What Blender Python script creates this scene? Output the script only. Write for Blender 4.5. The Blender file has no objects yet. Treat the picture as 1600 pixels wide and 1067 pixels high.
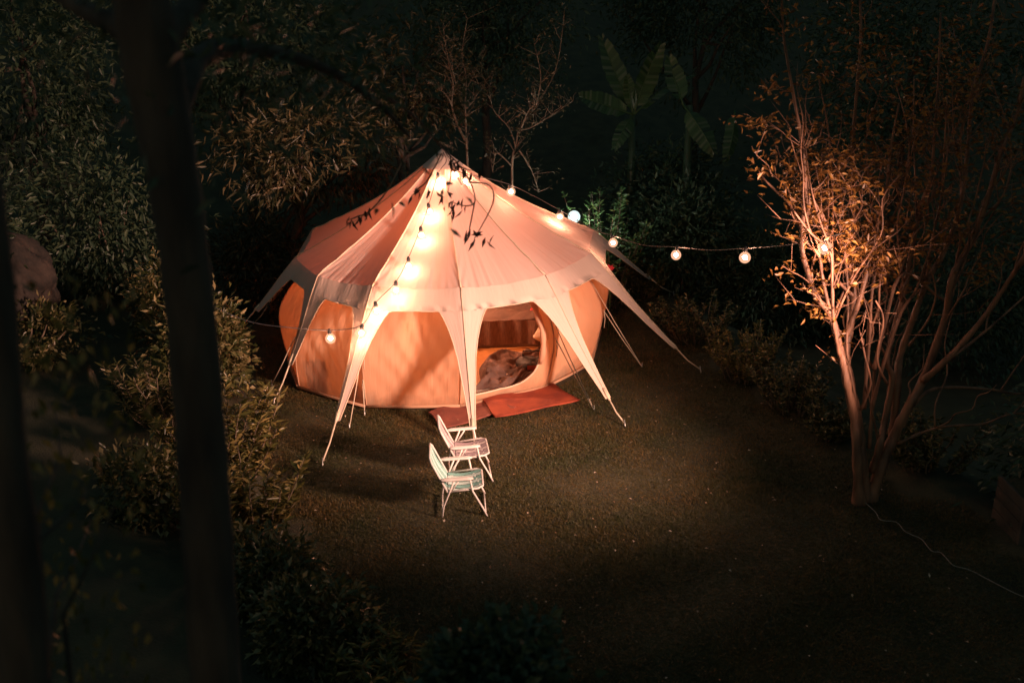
import bpy, math, random
import numpy as np
from math import sin, cos, pi, radians, degrees, sqrt, atan2
from mathutils import Vector

random.seed(7)
RNG = np.random.default_rng(11)
scene = bpy.context.scene
col = scene.collection

# ------------------------------------------------------------------ camera
PITCH, CAM_H, FPX, K = radians(20.3), 5.8, 1555.0, 1.25
cam_data = bpy.data.cameras.new('camera')
cam = bpy.data.objects.new('camera', cam_data)
col.objects.link(cam)
cam.location = (0, 0, CAM_H)
cam.rotation_euler = (pi/2 - PITCH, 0, 0)
cam_data.sensor_width = 36
cam_data.lens = 35
cam_data.clip_end = 400
cam_data.dof.use_dof = True
cam_data.dof.focus_distance = 13.9
cam_data.dof.aperture_fstop = 1.3
scene.camera = cam

# ------------------------------------------------------------------ night sky, moon, exposure
MOON_EL, MOON_AZ = radians(38), radians(-60)
world = bpy.data.worlds.new('World')
scene.world = world
world.use_nodes = True
wn, wl = world.node_tree.nodes, world.node_tree.links
sky = wn.new('ShaderNodeTexSky')
sky.sky_type = 'NISHITA'
sky.sun_disc = False
sky.sun_elevation = radians(4)
sky.sun_rotation = radians(200)
hsv = wn.new('ShaderNodeMixRGB')
hsv.blend_type = 'MIX'
hsv.inputs['Fac'].default_value = 0.85
hsv.inputs['Color2'].default_value = (0.30, 0.60, 0.62, 1)
wl.new(sky.outputs['Color'], hsv.inputs['Color1'])
wl.new(hsv.outputs['Color'], wn['Background'].inputs['Color'])
wn['Background'].inputs['Strength'].default_value = 0.105

moon_data = bpy.data.lights.new('moon', 'SUN')
moon_data.energy = 0.012
moon_data.angle = radians(0.5)
moon_data.color = (0.8, 0.95, 1.0)
moon = bpy.data.objects.new('moon', moon_data)
moon.rotation_euler = (pi/2 - MOON_EL, 0, MOON_AZ)
col.objects.link(moon)

FLOOD_POS, FLOOD_AIM = Vector((4.85, 7.0, 3.0)), Vector((-1.5, 12.9, 1.95))
FLOOD_POWER, FLOOD_CONE = 9000, 65
BULB_EMIT, INNER_EMIT = 560, 1050
WARM = (1.0, 0.45, 0.27)
FLOOD_COL = (1.0, 0.55, 0.41)

scene.view_settings.view_transform = 'Standard'
scene.view_settings.look = 'None'
scene.view_settings.exposure = 0
scene.view_settings.gamma = 1
scene.render.resolution_x, scene.render.resolution_y = 1024, 682
scene.render.engine = 'CYCLES'
scene.cycles.max_bounces = 6
scene.cycles.transparent_max_bounces = 8
scene.cycles.sample_clamp_indirect = 4

# ------------------------------------------------------------------ helpers
SLOPE, TX, TY = 0.039, -1.075, 15.45
def smooth(a, b, x):
    t = min(1.0, max(0.0, (x - a)/(b - a)))
    return t*t*(3 - 2*t)
def lawn(x, y):
    return SLOPE*(x - TX)
def ground(x, y):
    xl, xr = hedge_l(y), hedge_r(y)
    xx = min(max(x, -8), 9)
    z = lawn(xx, y)
    z += 0.55*smooth(xl - 0.2, xl - 2.6, x) if x < xl else 0.0
    z += 0.22*max(0.0, xl - 2.6 - x)*smooth(5, 12, y)
    if x > xr: z -= 0.9*smooth(xr + 0.5, xr + 3.0, x)
    if y > 19.0:
        d = y - 19.0
        z += 0.34*d*d/(d + 3)
    return z
HL = [(5.0, 0.2), (7.15, -0.75), (7.8, -1.5), (9.2, -2.15), (11.4, -2.9), (13.1, -3.35), (15.5, -4.0), (19, -4.6), (40, -6)]
HR = [(5.0, 5.2), (8.1, 4.95), (9.9, 4.55), (11.6, 4.2), (12.7, 3.6), (14.5, 3.05), (17.1, 2.35), (19, 1.9), (40, 1.5)]
def interp(tab, y):
    if y <= tab[0][0]: return tab[0][1]
    for (a, xa), (b, xb) in zip(tab, tab[1:]):
        if y <= b: return xa + (xb - xa)*(y - a)/(b - a)
    return tab[-1][1]
def hedge_l(y): return interp(HL, y)
def hedge_r(y): return interp(HR, y)

def ray(px, py):
    a, b = (px - 800)/FPX, -(py - 533.5)/FPX
    return Vector((a, cos(PITCH) + b*sin(PITCH), -sin(PITCH) + b*cos(PITCH)))
def at_ground(px, py, h=0.0):
    d = ray(px, py)
    t = (-SLOPE*TX + h - CAM_H)/(d.z - SLOPE*d.x)
    return Vector((0, 0, CAM_H)) + d*t
def at_depth(px, py, Y):
    d = ray(px, py)
    return Vector((0, 0, CAM_H)) + d*(Y/d.y)
def at_plane(px, py, a, b, c):
    n = (b - a).cross(c - a).normalized()
    d = ray(px, py)
    o = Vector((0, 0, CAM_H))
    p = o + d*((a - o).dot(n)/d.dot(n))
    if n.dot(d) > 0: n = -n
    return p, n

class MB:
    def __init__(s): s.v, s.f, s.uv = [], [], {}
    def add(s, vs, fs):
        o = len(s.v); s.v += [tuple(p) for p in vs]; s.f += [tuple(i + o for i in f) for f in fs]
    def grid(s, nu, nt, fn, uv=True):
        o = len(s.v)
        for j in range(nt + 1):
            for i in range(nu + 1):
                p = fn(i/nu, j/nt); s.v.append(tuple(p)); s.uv[len(s.v) - 1] = (i/nu, j/nt)
        for j in range(nt):
            for i in range(nu):
                a = o + j*(nu + 1) + i
                s.f.append((a, a + 1, a + nu + 2, a + nu + 1))
    def tube(s, pts, rad, n=6, cap=True):
        pts = [Vector(p) for p in pts]
        if not hasattr(rad, '__len__'): rad = [rad]*len(pts)
        o = len(s.v); up = None
        for i, p in enumerate(pts):
            t = (pts[min(i + 1, len(pts) - 1)] - pts[max(i - 1, 0)])
            t = t.normalized() if t.length > 1e-9 else Vector((0, 0, 1))
            if up is None: up = t.orthogonal().normalized()
            up = (up - t*up.dot(t))
            up = up.normalized() if up.length > 1e-6 else t.orthogonal().normalized()
            w = t.cross(up)
            for k in range(n):
                a = 2*pi*k/n
                s.v.append(tuple(p + (up*cos(a) + w*sin(a))*rad[i]))
        for i in range(len(pts) - 1):
            for k in range(n):
                a, b = o + i*n + k, o + i*n + (k + 1) % n
                s.f.append((a, b, b + n, a + n))
        if cap:
            s.f.append(tuple(o + k for k in range(n))[::-1])
            e = o + (len(pts) - 1)*n
            s.f.append(tuple(e + k for k in range(n)))
    def box(s, c, sx, sy, sz, rz=0.0, bev=0.0):
        # box with chamfered vertical and horizontal edges
        c = Vector(c); h = (sx/2, sy/2, sz/2); b = bev
        vs = []
        if b <= 0:
            for z in (-h[2], h[2]):
                for x, y in ((-h[0], -h[1]), (h[0], -h[1]), (h[0], h[1]), (-h[0], h[1])): vs.append((x, y, z))
            rings = 2; m = 4
        else:
            levels = [(-h[2], b), (-h[2] + b, 0), (h[2] - b, 0), (h[2], b)]
            for z, ins in levels:
                X, Y = h[0] - ins, h[1] - ins
                for x, y in ((-X + b, -Y), (X - b, -Y), (X, -Y + b), (X, Y - b), (X - b, Y), (-X + b, Y), (-X, Y - b), (-X, -Y + b)): vs.append((x, y, z))
            rings = 4; m = 8
        ca, sa = cos(rz), sin(rz)
        vs = [(c.x + x*ca - y*sa, c.y + x*sa + y*ca, c.z + z) for x, y, z in vs]
        fs = [tuple(range(m))[::-1], tuple((rings - 1)*m + i for i in range(m))]
        for r in range(rings - 1):
            for i in range(m):
                a, bb = r*m + i, r*m + (i + 1) % m
                fs.append((a, bb, bb + m, a + m))
        s.add(vs, fs)
    def lathe(s, prof, c, n=12, axis=None):
        c = Vector(c); o = len(s.v)
        for r, z in prof:
            for k in range(n):
                a = 2*pi*k/n
                s.v.append((c.x + r*cos(a), c.y + r*sin(a), c.z + z))
        for i in range(len(prof) - 1):
            for k in range(n):
                a, b = o + i*n + k, o + i*n + (k + 1) % n
                s.f.append((a, b, b + n, a + n))
        s.f.append(tuple(o + k for k in range(n))[::-1])
        e = o + (len(prof) - 1)*n
        s.f.append(tuple(e + k for k in range(n)))
    def build(s, name, mat, parent=None, smooth_=True):
        me = bpy.data.meshes.new(name)
        me.from_pydata(s.v, [], s.f)
        if s.uv:
            lay = me.uv_layers.new(name='UVMap')
            for l in me.loops:
                lay.data[l.index].uv = s.uv.get(l.vertex_index, (0, 0))
        if smooth_: me.polygons.foreach_set('use_smooth', [True]*len(me.polygons))
        me.update()
        return link(name, me, mat, parent)

def link(name, me, mat, parent=None):
    o = bpy.data.objects.new(name, me)
    if mat and not me.materials: me.materials.append(mat)
    col.objects.link(o)
    if parent is not None:
        o.parent = parent
        o.matrix_parent_inverse = parent.matrix_basis.inverted() if False else o.matrix_parent_inverse
        o.location = -parent.location
    return o
def tag(o, label=None, cat=None, group=None, kind=None):
    if label: o['label'] = label
    if cat: o['category'] = cat
    if group: o['group'] = group
    if kind: o['kind'] = kind
    return o
def empty(name, loc, label, cat, group=None):
    o = bpy.data.objects.new(name, None)
    o.location = loc
    o.empty_display_size = 0.2
    col.objects.link(o)
    return tag(o, label, cat, group)
# parts are built in world coordinates; link() subtracts the (unrotated) parent's location.
def sub(o, parent):            # sub-part: parent mesh already carries its own offset, geometry in world coords
    o.parent = parent
    o.location = (0, 0, 0)
    return o

# ------------------------------------------------------------------ materials
MATS = {}
def new_mat(name):
    m = bpy.data.materials.new(name); m.use_nodes = True
    MATS[name] = m
    return m, m.node_tree.nodes, m.node_tree.links, m.node_tree.nodes['Principled BSDF']
def rough_mat(name, c1, c2, scale=8, rough=0.8, bump=0.3, bscale=None, detail=6, metallic=0.0, stretch=None, coord='Object'):
    m, n, l, p = new_mat(name)
    tc = n.new('ShaderNodeTexCoord'); mp = n.new('ShaderNodeMapping')
    if stretch: mp.inputs['Scale'].default_value = stretch
    l.new(tc.outputs[coord], mp.inputs['Vector'])
    t = n.new('ShaderNodeTexNoise'); t.inputs['Scale'].default_value = scale; t.inputs['Detail'].default_value = detail
    l.new(mp.outputs['Vector'], t.inputs['Vector'])
    r = n.new('ShaderNodeValToRGB')
    r.color_ramp.elements[0].position = 0.35; r.color_ramp.elements[1].position = 0.68
    r.color_ramp.elements[0].color = (*c1, 1); r.color_ramp.elements[1].color = (*c2, 1)
    l.new(t.outputs['Fac'], r.inputs['Fac']); l.new(r.outputs['Color'], p.inputs['Base Color'])
    p.inputs['Roughness'].default_value = rough; p.inputs['Metallic'].default_value = metallic
    if bump:
        t2 = n.new('ShaderNodeTexNoise'); t2.inputs['Scale'].default_value = bscale or scale*4; t2.inputs['Detail'].default_value = 4
        l.new(mp.outputs['Vector'], t2.inputs['Vector'])
        b = n.new('ShaderNodeBump'); b.inputs['Strength'].default_value = bump; b.inputs['Distance'].default_value = 0.02
        l.new(t2.outputs['Fac'], b.inputs['Height']); l.new(b.outputs['Normal'], p.inputs['Normal'])
    return m
def leaf_mat(name, c1, c2, c3, trans=0.3, rough=0.45):
    m, n, l, p = new_mat(name)
    g = n.new('ShaderNodeNewGeometry')
    r = n.new('ShaderNodeValToRGB')
    r.color_ramp.elements[0].color = (*c1, 1); r.color_ramp.elements[1].color = (*c3, 1)
    e = r.color_ramp.elements.new(0.55); e.color = (*c2, 1)
    l.new(g.outputs['Random Per Island'], r.inputs['Fac'])
    l.new(r.outputs['Color'], p.inputs['Base Color'])
    p.inputs['Roughness'].default_value = rough
    tr = n.new('ShaderNodeBsdfTranslucent'); l.new(r.outputs['Color'], tr.inputs['Color'])
    mx = n.new('ShaderNodeMixShader'); mx.inputs['Fac'].default_value = trans
    l.new(p.outputs['BSDF'], mx.inputs[1]); l.new(tr.outputs['BSDF'], mx.inputs[2])
    l.new(mx.outputs['Shader'], n['Material Output'].inputs['Surface'])
    return m
def canvas_mat(name, c, c2, tcol, trans, wrinkle=0.5):
    m, n, l, p = new_mat(name)
    uv = n.new('ShaderNodeTexCoord'); mp = n.new('ShaderNodeMapping'); mp.inputs['Scale'].default_value = (9, 1.2, 1)
    l.new(uv.outputs['UV'], mp.inputs['Vector'])
    w = n.new('ShaderNodeTexNoise'); w.inputs['Scale'].default_value = 2.0; w.inputs['Detail'].default_value = 3; w.inputs['Distortion'].default_value = 0.5
    l.new(mp.outputs['Vector'], w.inputs['Vector'])
    t = n.new('ShaderNodeTexNoise'); t.inputs['Scale'].default_value = 1.7; t.inputs['Detail'].default_value = 7
    l.new(uv.outputs['Object'], t.inputs['Vector'])
    mix = n.new('ShaderNodeMixRGB'); mix.inputs['Color1'].default_value = (*c, 1); mix.inputs['Color2'].default_value = (*c2, 1)
    l.new(t.outputs['Fac'], mix.inputs['Fac']); l.new(mix.outputs['Color'], p.inputs['Base Color'])
    p.inputs['Roughness'].default_value = 0.85
    b = n.new('ShaderNodeBump'); b.inputs['Strength'].default_value = wrinkle; b.inputs['Distance'].default_value = 0.05
    l.new(w.outputs['Fac'], b.inputs['Height']); l.new(b.outputs['Normal'], p.inputs['Normal'])
    tr = n.new('ShaderNodeBsdfTranslucent'); tr.inputs['Color'].default_value = (*tcol, 1); l.new(b.outputs['Normal'], tr.inputs['Normal'])
    mx = n.new('ShaderNodeMixShader'); mx.inputs['Fac'].default_value = trans
    l.new(p.outputs['BSDF'], mx.inputs[1]); l.new(tr.outputs['BSDF'], mx.inputs[2])
    l.new(mx.outputs['Shader'], n['Material Output'].inputs['Surface'])
    return m
def emit_mat(name, c, s):
    m, n, l, p = new_mat(name)
    p.inputs['Emission Color'].default_value = (*c, 1); p.inputs['Emission Strength'].default_value = s
    p.inputs['Base Color'].default_value = (0.8, 0.8, 0.8, 1)
    return m

M_ROOF = canvas_mat('roof_canvas', (0.74, 0.59, 0.52), (0.64, 0.50, 0.43), (0.66, 0.22, 0.08), 0.24, 0.22)
M_SKIRT = canvas_mat('skirt_canvas', (0.64, 0.50, 0.43), (0.54, 0.41, 0.34), (0.35, 0.12, 0.09), 0.07, 0.2)  # coloured darker than the roof to offset the stronger light the skirt catches
M_WALL = canvas_mat('wall_canvas', (0.66, 0.44, 0.29), (0.56, 0.36, 0.22), (0.80, 0.36, 0.14), 0.36, 0.25)
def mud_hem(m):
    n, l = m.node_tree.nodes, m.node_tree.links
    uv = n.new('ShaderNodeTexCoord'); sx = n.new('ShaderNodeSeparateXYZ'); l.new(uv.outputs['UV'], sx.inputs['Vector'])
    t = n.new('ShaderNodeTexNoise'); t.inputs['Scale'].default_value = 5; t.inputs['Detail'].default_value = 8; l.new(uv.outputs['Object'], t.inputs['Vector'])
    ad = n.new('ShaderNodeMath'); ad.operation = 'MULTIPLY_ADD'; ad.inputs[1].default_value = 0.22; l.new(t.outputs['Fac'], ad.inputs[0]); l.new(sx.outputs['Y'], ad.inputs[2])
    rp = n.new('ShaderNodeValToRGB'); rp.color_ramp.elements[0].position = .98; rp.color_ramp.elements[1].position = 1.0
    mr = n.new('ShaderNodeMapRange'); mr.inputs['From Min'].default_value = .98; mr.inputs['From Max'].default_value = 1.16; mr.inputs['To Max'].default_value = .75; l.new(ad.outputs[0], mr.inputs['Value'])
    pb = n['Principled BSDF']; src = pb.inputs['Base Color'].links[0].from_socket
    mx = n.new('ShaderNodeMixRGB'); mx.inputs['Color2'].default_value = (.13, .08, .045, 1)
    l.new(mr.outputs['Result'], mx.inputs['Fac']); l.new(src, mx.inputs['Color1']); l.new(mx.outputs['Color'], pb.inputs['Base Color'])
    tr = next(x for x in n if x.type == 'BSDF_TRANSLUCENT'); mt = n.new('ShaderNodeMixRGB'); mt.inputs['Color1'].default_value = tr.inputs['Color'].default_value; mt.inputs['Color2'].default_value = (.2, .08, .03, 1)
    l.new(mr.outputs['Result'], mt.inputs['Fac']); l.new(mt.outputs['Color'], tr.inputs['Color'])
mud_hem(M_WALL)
M_HEM = rough_mat('hem_tape', (0.60, 0.47, 0.34), (0.7, 0.56, 0.42), 20, 0.8, 0)
M_ROPE = rough_mat('guy_rope_fibre', (0.55, 0.45, 0.32), (0.7, 0.6, 0.45), 60, 0.85, 0)
M_METAL = rough_mat('galvanised_steel', (0.4, 0.4, 0.38), (0.55, 0.54, 0.5), 30, 0.4, 0, metallic=0.9)
M_SHEET = rough_mat('groundsheet', (0.32, 0.14, 0.035), (0.40, 0.18, 0.05), 6, 0.6, 0.2)
M_BARK_PALE = rough_mat('smooth_bark', (0.07, 0.034, 0.02), (0.27, 0.135, 0.078), 9, 0.6, 0.6, 26, stretch=(1, 1, 0.22))
M_BARK = rough_mat('rough_bark', (0.035, 0.027, 0.022), (0.085, 0.065, 0.05), 9, 0.9, 0.9, 24, stretch=(1, 1, 0.25))
M_TWIG = rough_mat('twig_bark', (0.12, 0.085, 0.06), (0.22, 0.16, 0.11), 12, 0.85, 0.3, stretch=(1, 1, 0.3))
M_LEAF_DK = leaf_mat('dark_leaf', (0.028, 0.055, 0.03), (0.05, 0.085, 0.045), (0.08, 0.11, 0.055), 0.25, 0.45)
M_LEAF_OL = leaf_mat('olive_leaf', (0.03, 0.033, 0.012), (0.06, 0.058, 0.026), (0.17, 0.13, 0.065), 0.3, 0.4)
M_LEAF_HG = leaf_mat('hedge_leaf', (0.03, 0.045, 0.012), (0.09, 0.09, 0.03), (0.34, 0.27, 0.13), 0.3, 0.3)
M_LEAF_YG = leaf_mat('yellow_green_leaf', (0.06, 0.07, 0.018), (0.16, 0.14, 0.04), (0.38, 0.28, 0.10), 0.35, 0.35)
M_LEAF_GR = leaf_mat('fresh_leaf', (0.04, 0.09, 0.03), (0.07, 0.14, 0.045), (0.12, 0.18, 0.06), 0.3, 0.4)
M_LEAF_AU = leaf_mat('rust_leaf', (0.10, 0.045, 0.012), (0.20, 0.09, 0.02), (0.34, 0.18, 0.045), 0.35, 0.45)
M_LEAF_RD = leaf_mat('dark_red_leaf', (0.030, 0.012, 0.009), (0.05, 0.018, 0.012), (0.08, 0.03, 0.015), 0.15, 0.5)
M_BANANA = leaf_mat('banana_leaf', (0.03, 0.06, 0.022), (0.06, 0.11, 0.035), (0.13, 0.15, 0.085), 0.3, 0.4)
M_GRASS = leaf_mat('grass_blade', (0.045, 0.05, 0.016), (0.08, 0.073, 0.025), (0.135, 0.10, 0.04), 0.3, 0.6)
def patchy_grass(m):
    n, l = m.node_tree.nodes, m.node_tree.links
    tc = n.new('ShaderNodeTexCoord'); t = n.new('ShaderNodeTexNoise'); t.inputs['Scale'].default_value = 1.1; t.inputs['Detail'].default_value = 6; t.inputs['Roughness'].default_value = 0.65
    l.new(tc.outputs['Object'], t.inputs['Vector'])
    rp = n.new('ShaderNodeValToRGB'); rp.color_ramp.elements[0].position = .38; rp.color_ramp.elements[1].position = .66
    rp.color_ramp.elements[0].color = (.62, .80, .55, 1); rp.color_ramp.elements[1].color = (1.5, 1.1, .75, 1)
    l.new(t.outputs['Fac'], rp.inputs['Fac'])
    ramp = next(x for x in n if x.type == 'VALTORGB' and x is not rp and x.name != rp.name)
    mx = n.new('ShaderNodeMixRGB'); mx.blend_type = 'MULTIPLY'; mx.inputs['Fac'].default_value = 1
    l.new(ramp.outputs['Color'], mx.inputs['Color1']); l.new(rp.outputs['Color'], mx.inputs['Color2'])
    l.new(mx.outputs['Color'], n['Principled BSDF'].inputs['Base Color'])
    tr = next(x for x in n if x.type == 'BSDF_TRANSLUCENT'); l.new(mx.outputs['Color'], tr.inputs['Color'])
patchy_grass(M_GRASS)
M_SOIL = rough_mat('lawn_soil', (0.032, 0.032, 0.016), (0.06, 0.055, 0.026), 3.0, 0.95, 0.9, 40, 9)
M_ROCK = rough_mat('weathered_rock', (0.012, 0.011, 0.009), (0.045, 0.032, 0.024), 5, 0.9, 0.9, 14)
M_ROCKD = rough_mat('mossy_dark_rock', (0.012, 0.016, 0.012), (0.03, 0.034, 0.026), 5, 0.95, 0.9, 14)

# ------------------------------------------------------------------ ground
def build_ground():
    xs = list(np.concatenate([np.linspace(-60, -9, 12)[:-1], np.linspace(-9, 10, 96), np.linspace(10, 60, 12)[1:]]))
    ys = list(np.concatenate([np.linspace(-20, 4, 8)[:-1], np.linspace(4, 26, 110), np.linspace(26, 110, 18)[1:]]))
    b = MB(); nx = len(xs)
    for y in ys:
        for x in xs:
            inl = hedge_l(y) < x < hedge_r(y)
            a = 0.003 if inl else 0.06
            if (x - TX)**2 + (y - TY)**2 < 9: a = 0
            z = ground(x, y) + a*(sin(x*3.1 + y*1.7) + sin(x*1.3 - y*4.1))*0.5
            b.v.append((x, y, z - 0.012))
    for j in range(len(ys) - 1):
        for i in range(nx - 1):
            q = j*nx + i
            b.f.append((q, q + 1, q + nx + 1, q + nx))
    tag(b.build('ground', M_SOIL), kind='structure')
build_ground()

def tri_mesh(name, V, F, mat, parent=None):
    me = bpy.data.meshes.new(name)
    nv, nf, k = len(V), len(F), F.shape[1]
    me.vertices.add(nv); me.vertices.foreach_set('co', np.ascontiguousarray(V, dtype=np.float32).ravel())
    me.loops.add(nf*k); me.loops.foreach_set('vertex_index', np.ascontiguousarray(F, dtype=np.int32).ravel())
    me.polygons.add(nf); me.polygons.foreach_set('loop_start', np.arange(0, nf*k, k, dtype=np.int32))
    me.polygons.foreach_set('loop_total', np.full(nf, k, dtype=np.int32))
    me.update(calc_edges=True)
    return link(name, me, mat, parent)

def leaf_arrays(C, D, L, W, up=0.5, fold=0.25):
    """diamond leaves: C base points, D axis directions, L lengths, W widths"""
    n = len(C)
    D = D/np.linalg.norm(D, axis=1, keepdims=True)
    R = RNG.normal(size=(n, 3)); R[:, 2] += up*2
    S = np.cross(D, R); S /= np.linalg.norm(S, axis=1, keepdims=True) + 1e-9
    N = np.cross(S, D)
    L = L[:, None]; W = W[:, None]
    mid = C + D*L*0.45
    V = np.empty((n, 4, 3))
    V[:, 0] = C; V[:, 1] = mid + S*W*0.5 + N*W*fold; V[:, 2] = C + D*L - N*L*0.12; V[:, 3] = mid - S*W*0.5 + N*W*fold
    i = np.arange(n)[:, None]*4
    F = np.concatenate([i + np.array([[0, 1, 2]]), i + np.array([[0, 2, 3]])], axis=0)
    return V.reshape(-1, 3), F

def clump_points(center, rad, n, clumps, spread=0.28, shell=0.55):
    c = RNG.normal(size=(clumps, 3)); c /= np.linalg.norm(c, axis=1, keepdims=True)
    r = shell + (1 - shell)*RNG.random((clumps, 1))
    c = c*r
    k = RNG.integers(0, clumps, n)
    p = c[k] + RNG.normal(size=(n, 3))*spread
    out = p - c[k]*0.4
    return np.array(center) + p*np.array(rad), out, np.array(center) + c*np.array(rad)

def foliage(name, mat, parent, center, rad, n, leaf=(0.10, 0.04), clumps=30, spread=0.25, droop=0.0, floor=None, shell=0.55):
    P, D, cl = clump_points(center, rad, n, clumps, spread, shell)
    if floor is not None:
        keep = P[:, 2] > floor; P, D = P[keep], D[keep]
    D = D + RNG.normal(size=D.shape)*0.5; D[:, 2] -= droop
    L = leaf[0]*(0.6 + 0.8*RNG.random(len(P))); W = leaf[1]*(0.6 + 0.8*RNG.random(len(P)))
    V, F = leaf_arrays(P, D, L, W)
    return tri_mesh(name, V, F, mat, parent), cl

def wiggle(a, b, n, amp, rnd=random):
    a, b = Vector(a), Vector(b); out = []
    for i in range(n + 1):
        t = i/n
        p = a.lerp(b, t)
        if 0 < i < n: p += Vector((rnd.uniform(-amp, amp), rnd.uniform(-amp, amp), rnd.uniform(-amp, amp)*0.4))
        out.append(p)
    return out
def refine(pts, rad, per=4):
    """Catmull-Rom through the points"""
    P = [Vector(p) for p in pts]; out, rr = [], []
    for i in range(len(P) - 1):
        p0, p1, p2, p3 = P[max(i - 1, 0)], P[i], P[i + 1], P[min(i + 2, len(P) - 1)]
        for k in range(per):
            t = k/per
            out.append(0.5*((2*p1) + (p2 - p0)*t + (2*p0 - 5*p1 + 4*p2 - p3)*t*t + (3*p1 - p0 - 3*p2 + p3)*t**3))
            rr.append(rad[i] + (rad[i + 1] - rad[i])*t)
    out.append(P[-1]); rr.append(rad[-1])
    return out, rr

def shrub(name, label, cat, base, rad, n, leaf, mat, group=None, clumps=30, stems=7, spread=0.25, droop=0.0, lift=1.0, twig=M_TWIG, shell=0.5):
    bx, by = base[0], base[1]
    bz = ground(bx, by) if len(base) < 3 else base[2]
    e = empty(name, (bx, by, bz), label, cat, group)
    c = (bx, by, bz + rad[2]*lift)
    fo, cl = foliage('foliage', mat, e, c, rad, n, leaf, clumps, spread, droop, floor=bz + 0.01, shell=shell)
    for s in range(stems):
        t = MB()
        tip = cl[s % len(cl)]
        a = Vector((bx + random.uniform(-.12, .12)*rad[0], by + random.uniform(-.12, .12)*rad[1], bz - 0.05))
        pts = wiggle(a, tip, 5, 0.07*rad[2])
        h = 0.02 + 0.008*rad[2]
        t.tube(pts, [h, h*.85, h*.7, h*.55, h*.4, h*.2], 5)
        t.build('stem', twig, e)
    return e
def tree(name, label, base, height, crown_c, crown_r, n, leaf, mat, group=None, trunk_r=0.09, clumps=45, limbs=8, bark=M_BARK, droop=0.2, cat='tree', spread=0.22, shell=0.4):
    bz = ground(*base)
    e = empty(name, (base[0], base[1], bz), label, cat, group)
    fo, cl = foliage('crown', mat, e, crown_c, crown_r, n, leaf, clumps, spread, droop, shell=shell)
    top = Vector((crown_c[0], crown_c[1], crown_c[2] + crown_r[2]*0.3))
    b0 = Vector((base[0], base[1], bz - 0.1))
    pts = wiggle(b0, top, 7, 0.12)
    t = MB(); t.tube(pts, [trunk_r*(1.25 - 1.05*i/7) for i in range(8)], 8); t.build('trunk', bark, e)
    for s in range(limbs):
        q = pts[3 + s % 4]; t = MB()
        t.tube(wiggle(q, cl[s % len(cl)], 4, 0.12), [trunk_r*.5, trunk_r*.4, trunk_r*.3, trunk_r*.2, trunk_r*.1], 5)
        t.build('limb', bark, e)
    return e

# ------------------------------------------------------------------ tent
NG = 12
T0 = radians(8.3)
RING_PX = {0: (489, 359), 1: (461, 403), 2: (496, 431), 3: (582, 446), 4: (720, 449), 5: (851, 430), 6: (922, 396), 7: (928, 360)}
BASE_PX = {2: (466, 607), 3: (572, 638), 4: (719, 637), 5: (854, 607), 6: (923, 570)}
STAKE_PX = {1: (345, 547), 2: (430, 628), 3: (505, 725), 4: (743, 712), 5: (975, 665), 6: (1093, 581), 7: (1052, 462)}
TIP_T = {1: .55, 2: .70, 3: .78, 4: .86, 5: .83, 6: .80, 7: .7}
ZR, ZA, RR, RB, RS = 1.74, 3.24, 2.375, 2.6, 3.83
def polar(r, k, z):
    a = T0 + (k - 4)*2*pi/NG
    x, y = TX + r*sin(a), TY - r*cos(a)
    return Vector((x, y, lawn(x, y) + z))
APEX = at_depth(691, 235, TY)
V = [at_ground(*RING_PX[k], h=ZR) if k in RING_PX else polar(RR, k, ZR) for k in range(NG)]
B = [at_ground(*BASE_PX[k], h=0.02) if k in BASE_PX else polar(RB, k, 0.02) for k in range(NG)]
S = [at_ground(*STAKE_PX[k]) if k in STAKE_PX else polar(RS, k, 0) for k in range(NG)]
tent = empty('bell_tent', (TX, TY, 0), 'large peach canvas bell tent glowing from inside, pitched on the lawn', 'tent')
AX = Vector((TX, TY, 0))

def seam_pt(k, t):
    p = APEX.lerp(V[k % NG], t)
    p.z -= 0.16*sin(pi*t)*(1 - 0.45*t)       # sweeping concave ridge
    return p
def roof_pt(k, u, t, off=0.0):
    p = seam_pt(k, t).lerp(seam_pt(k + 1, t), u)
    n = (seam_pt(k, 0.9) - APEX).cross(seam_pt(k + 1, 0.9) - APEX).normalized()
    if n.z < 0: n = -n
    s = 4*u*(1 - u)
    p -= n*(0.10*s*t**0.8*(1 - 0.35*t) - off)
    # tension wrinkles radiating from the hem
    e = max(0.0, t - 0.60)/0.40
    p += n*0.006*e*s*(sin(u*47 + 5*k + 1.5*t) + .7*sin(u*83 + 2.1*k) + .6*sin(u*29 - 3*k))*(.35 + .65*sin(1.7*k + 4*u)**2)
    c = max(0.0, 1 - 6*min(u, 1 - u))*e
    p += n*0.012*c*sin(40*t + 60*min(u, 1 - u) + k)
    p += n*0.006*sin(u*17 + 2*k)*t*s + n*.006*sin(9*t + 2*k)*s*t
    return p
def A(k, t):
    return V[k % NG].lerp(S[k % NG], t)
HW = [(0, .5), (.10, .5), (.145, .5), (.146, .262), (.155, .238), (.20, .198), (.26, .158), (.34, .118), (.45, .080), (.56, .060), (.70, .036), (.80, .022), (.95, .014)]
def hw(t):
    for (a, x), (b, y) in zip(HW, HW[1:]):
        if t <= b: return x + (y - x)*(t - a)/(b - a)
    return HW[-1][1]
def skirt_pt(k, u, t):
    p = A(k, t).lerp(A(k + 1, t), u)
    s = 4*u*(1 - u)
    e = roof_pt(k, u, 1.0) - V[k % NG].lerp(V[(k + 1) % NG], u)
    p += e*max(0.0, 1 - t*3)                      # follow the roof hem
    out = (V[k % NG].lerp(V[(k + 1) % NG], u) - AX); out.z = 0
    p -= out.normalized()*0.09*sin(pi*max(0, min(1, (t - .16)/.84)))*(0.4 + s)   # taut hollow curve
    return p

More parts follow.
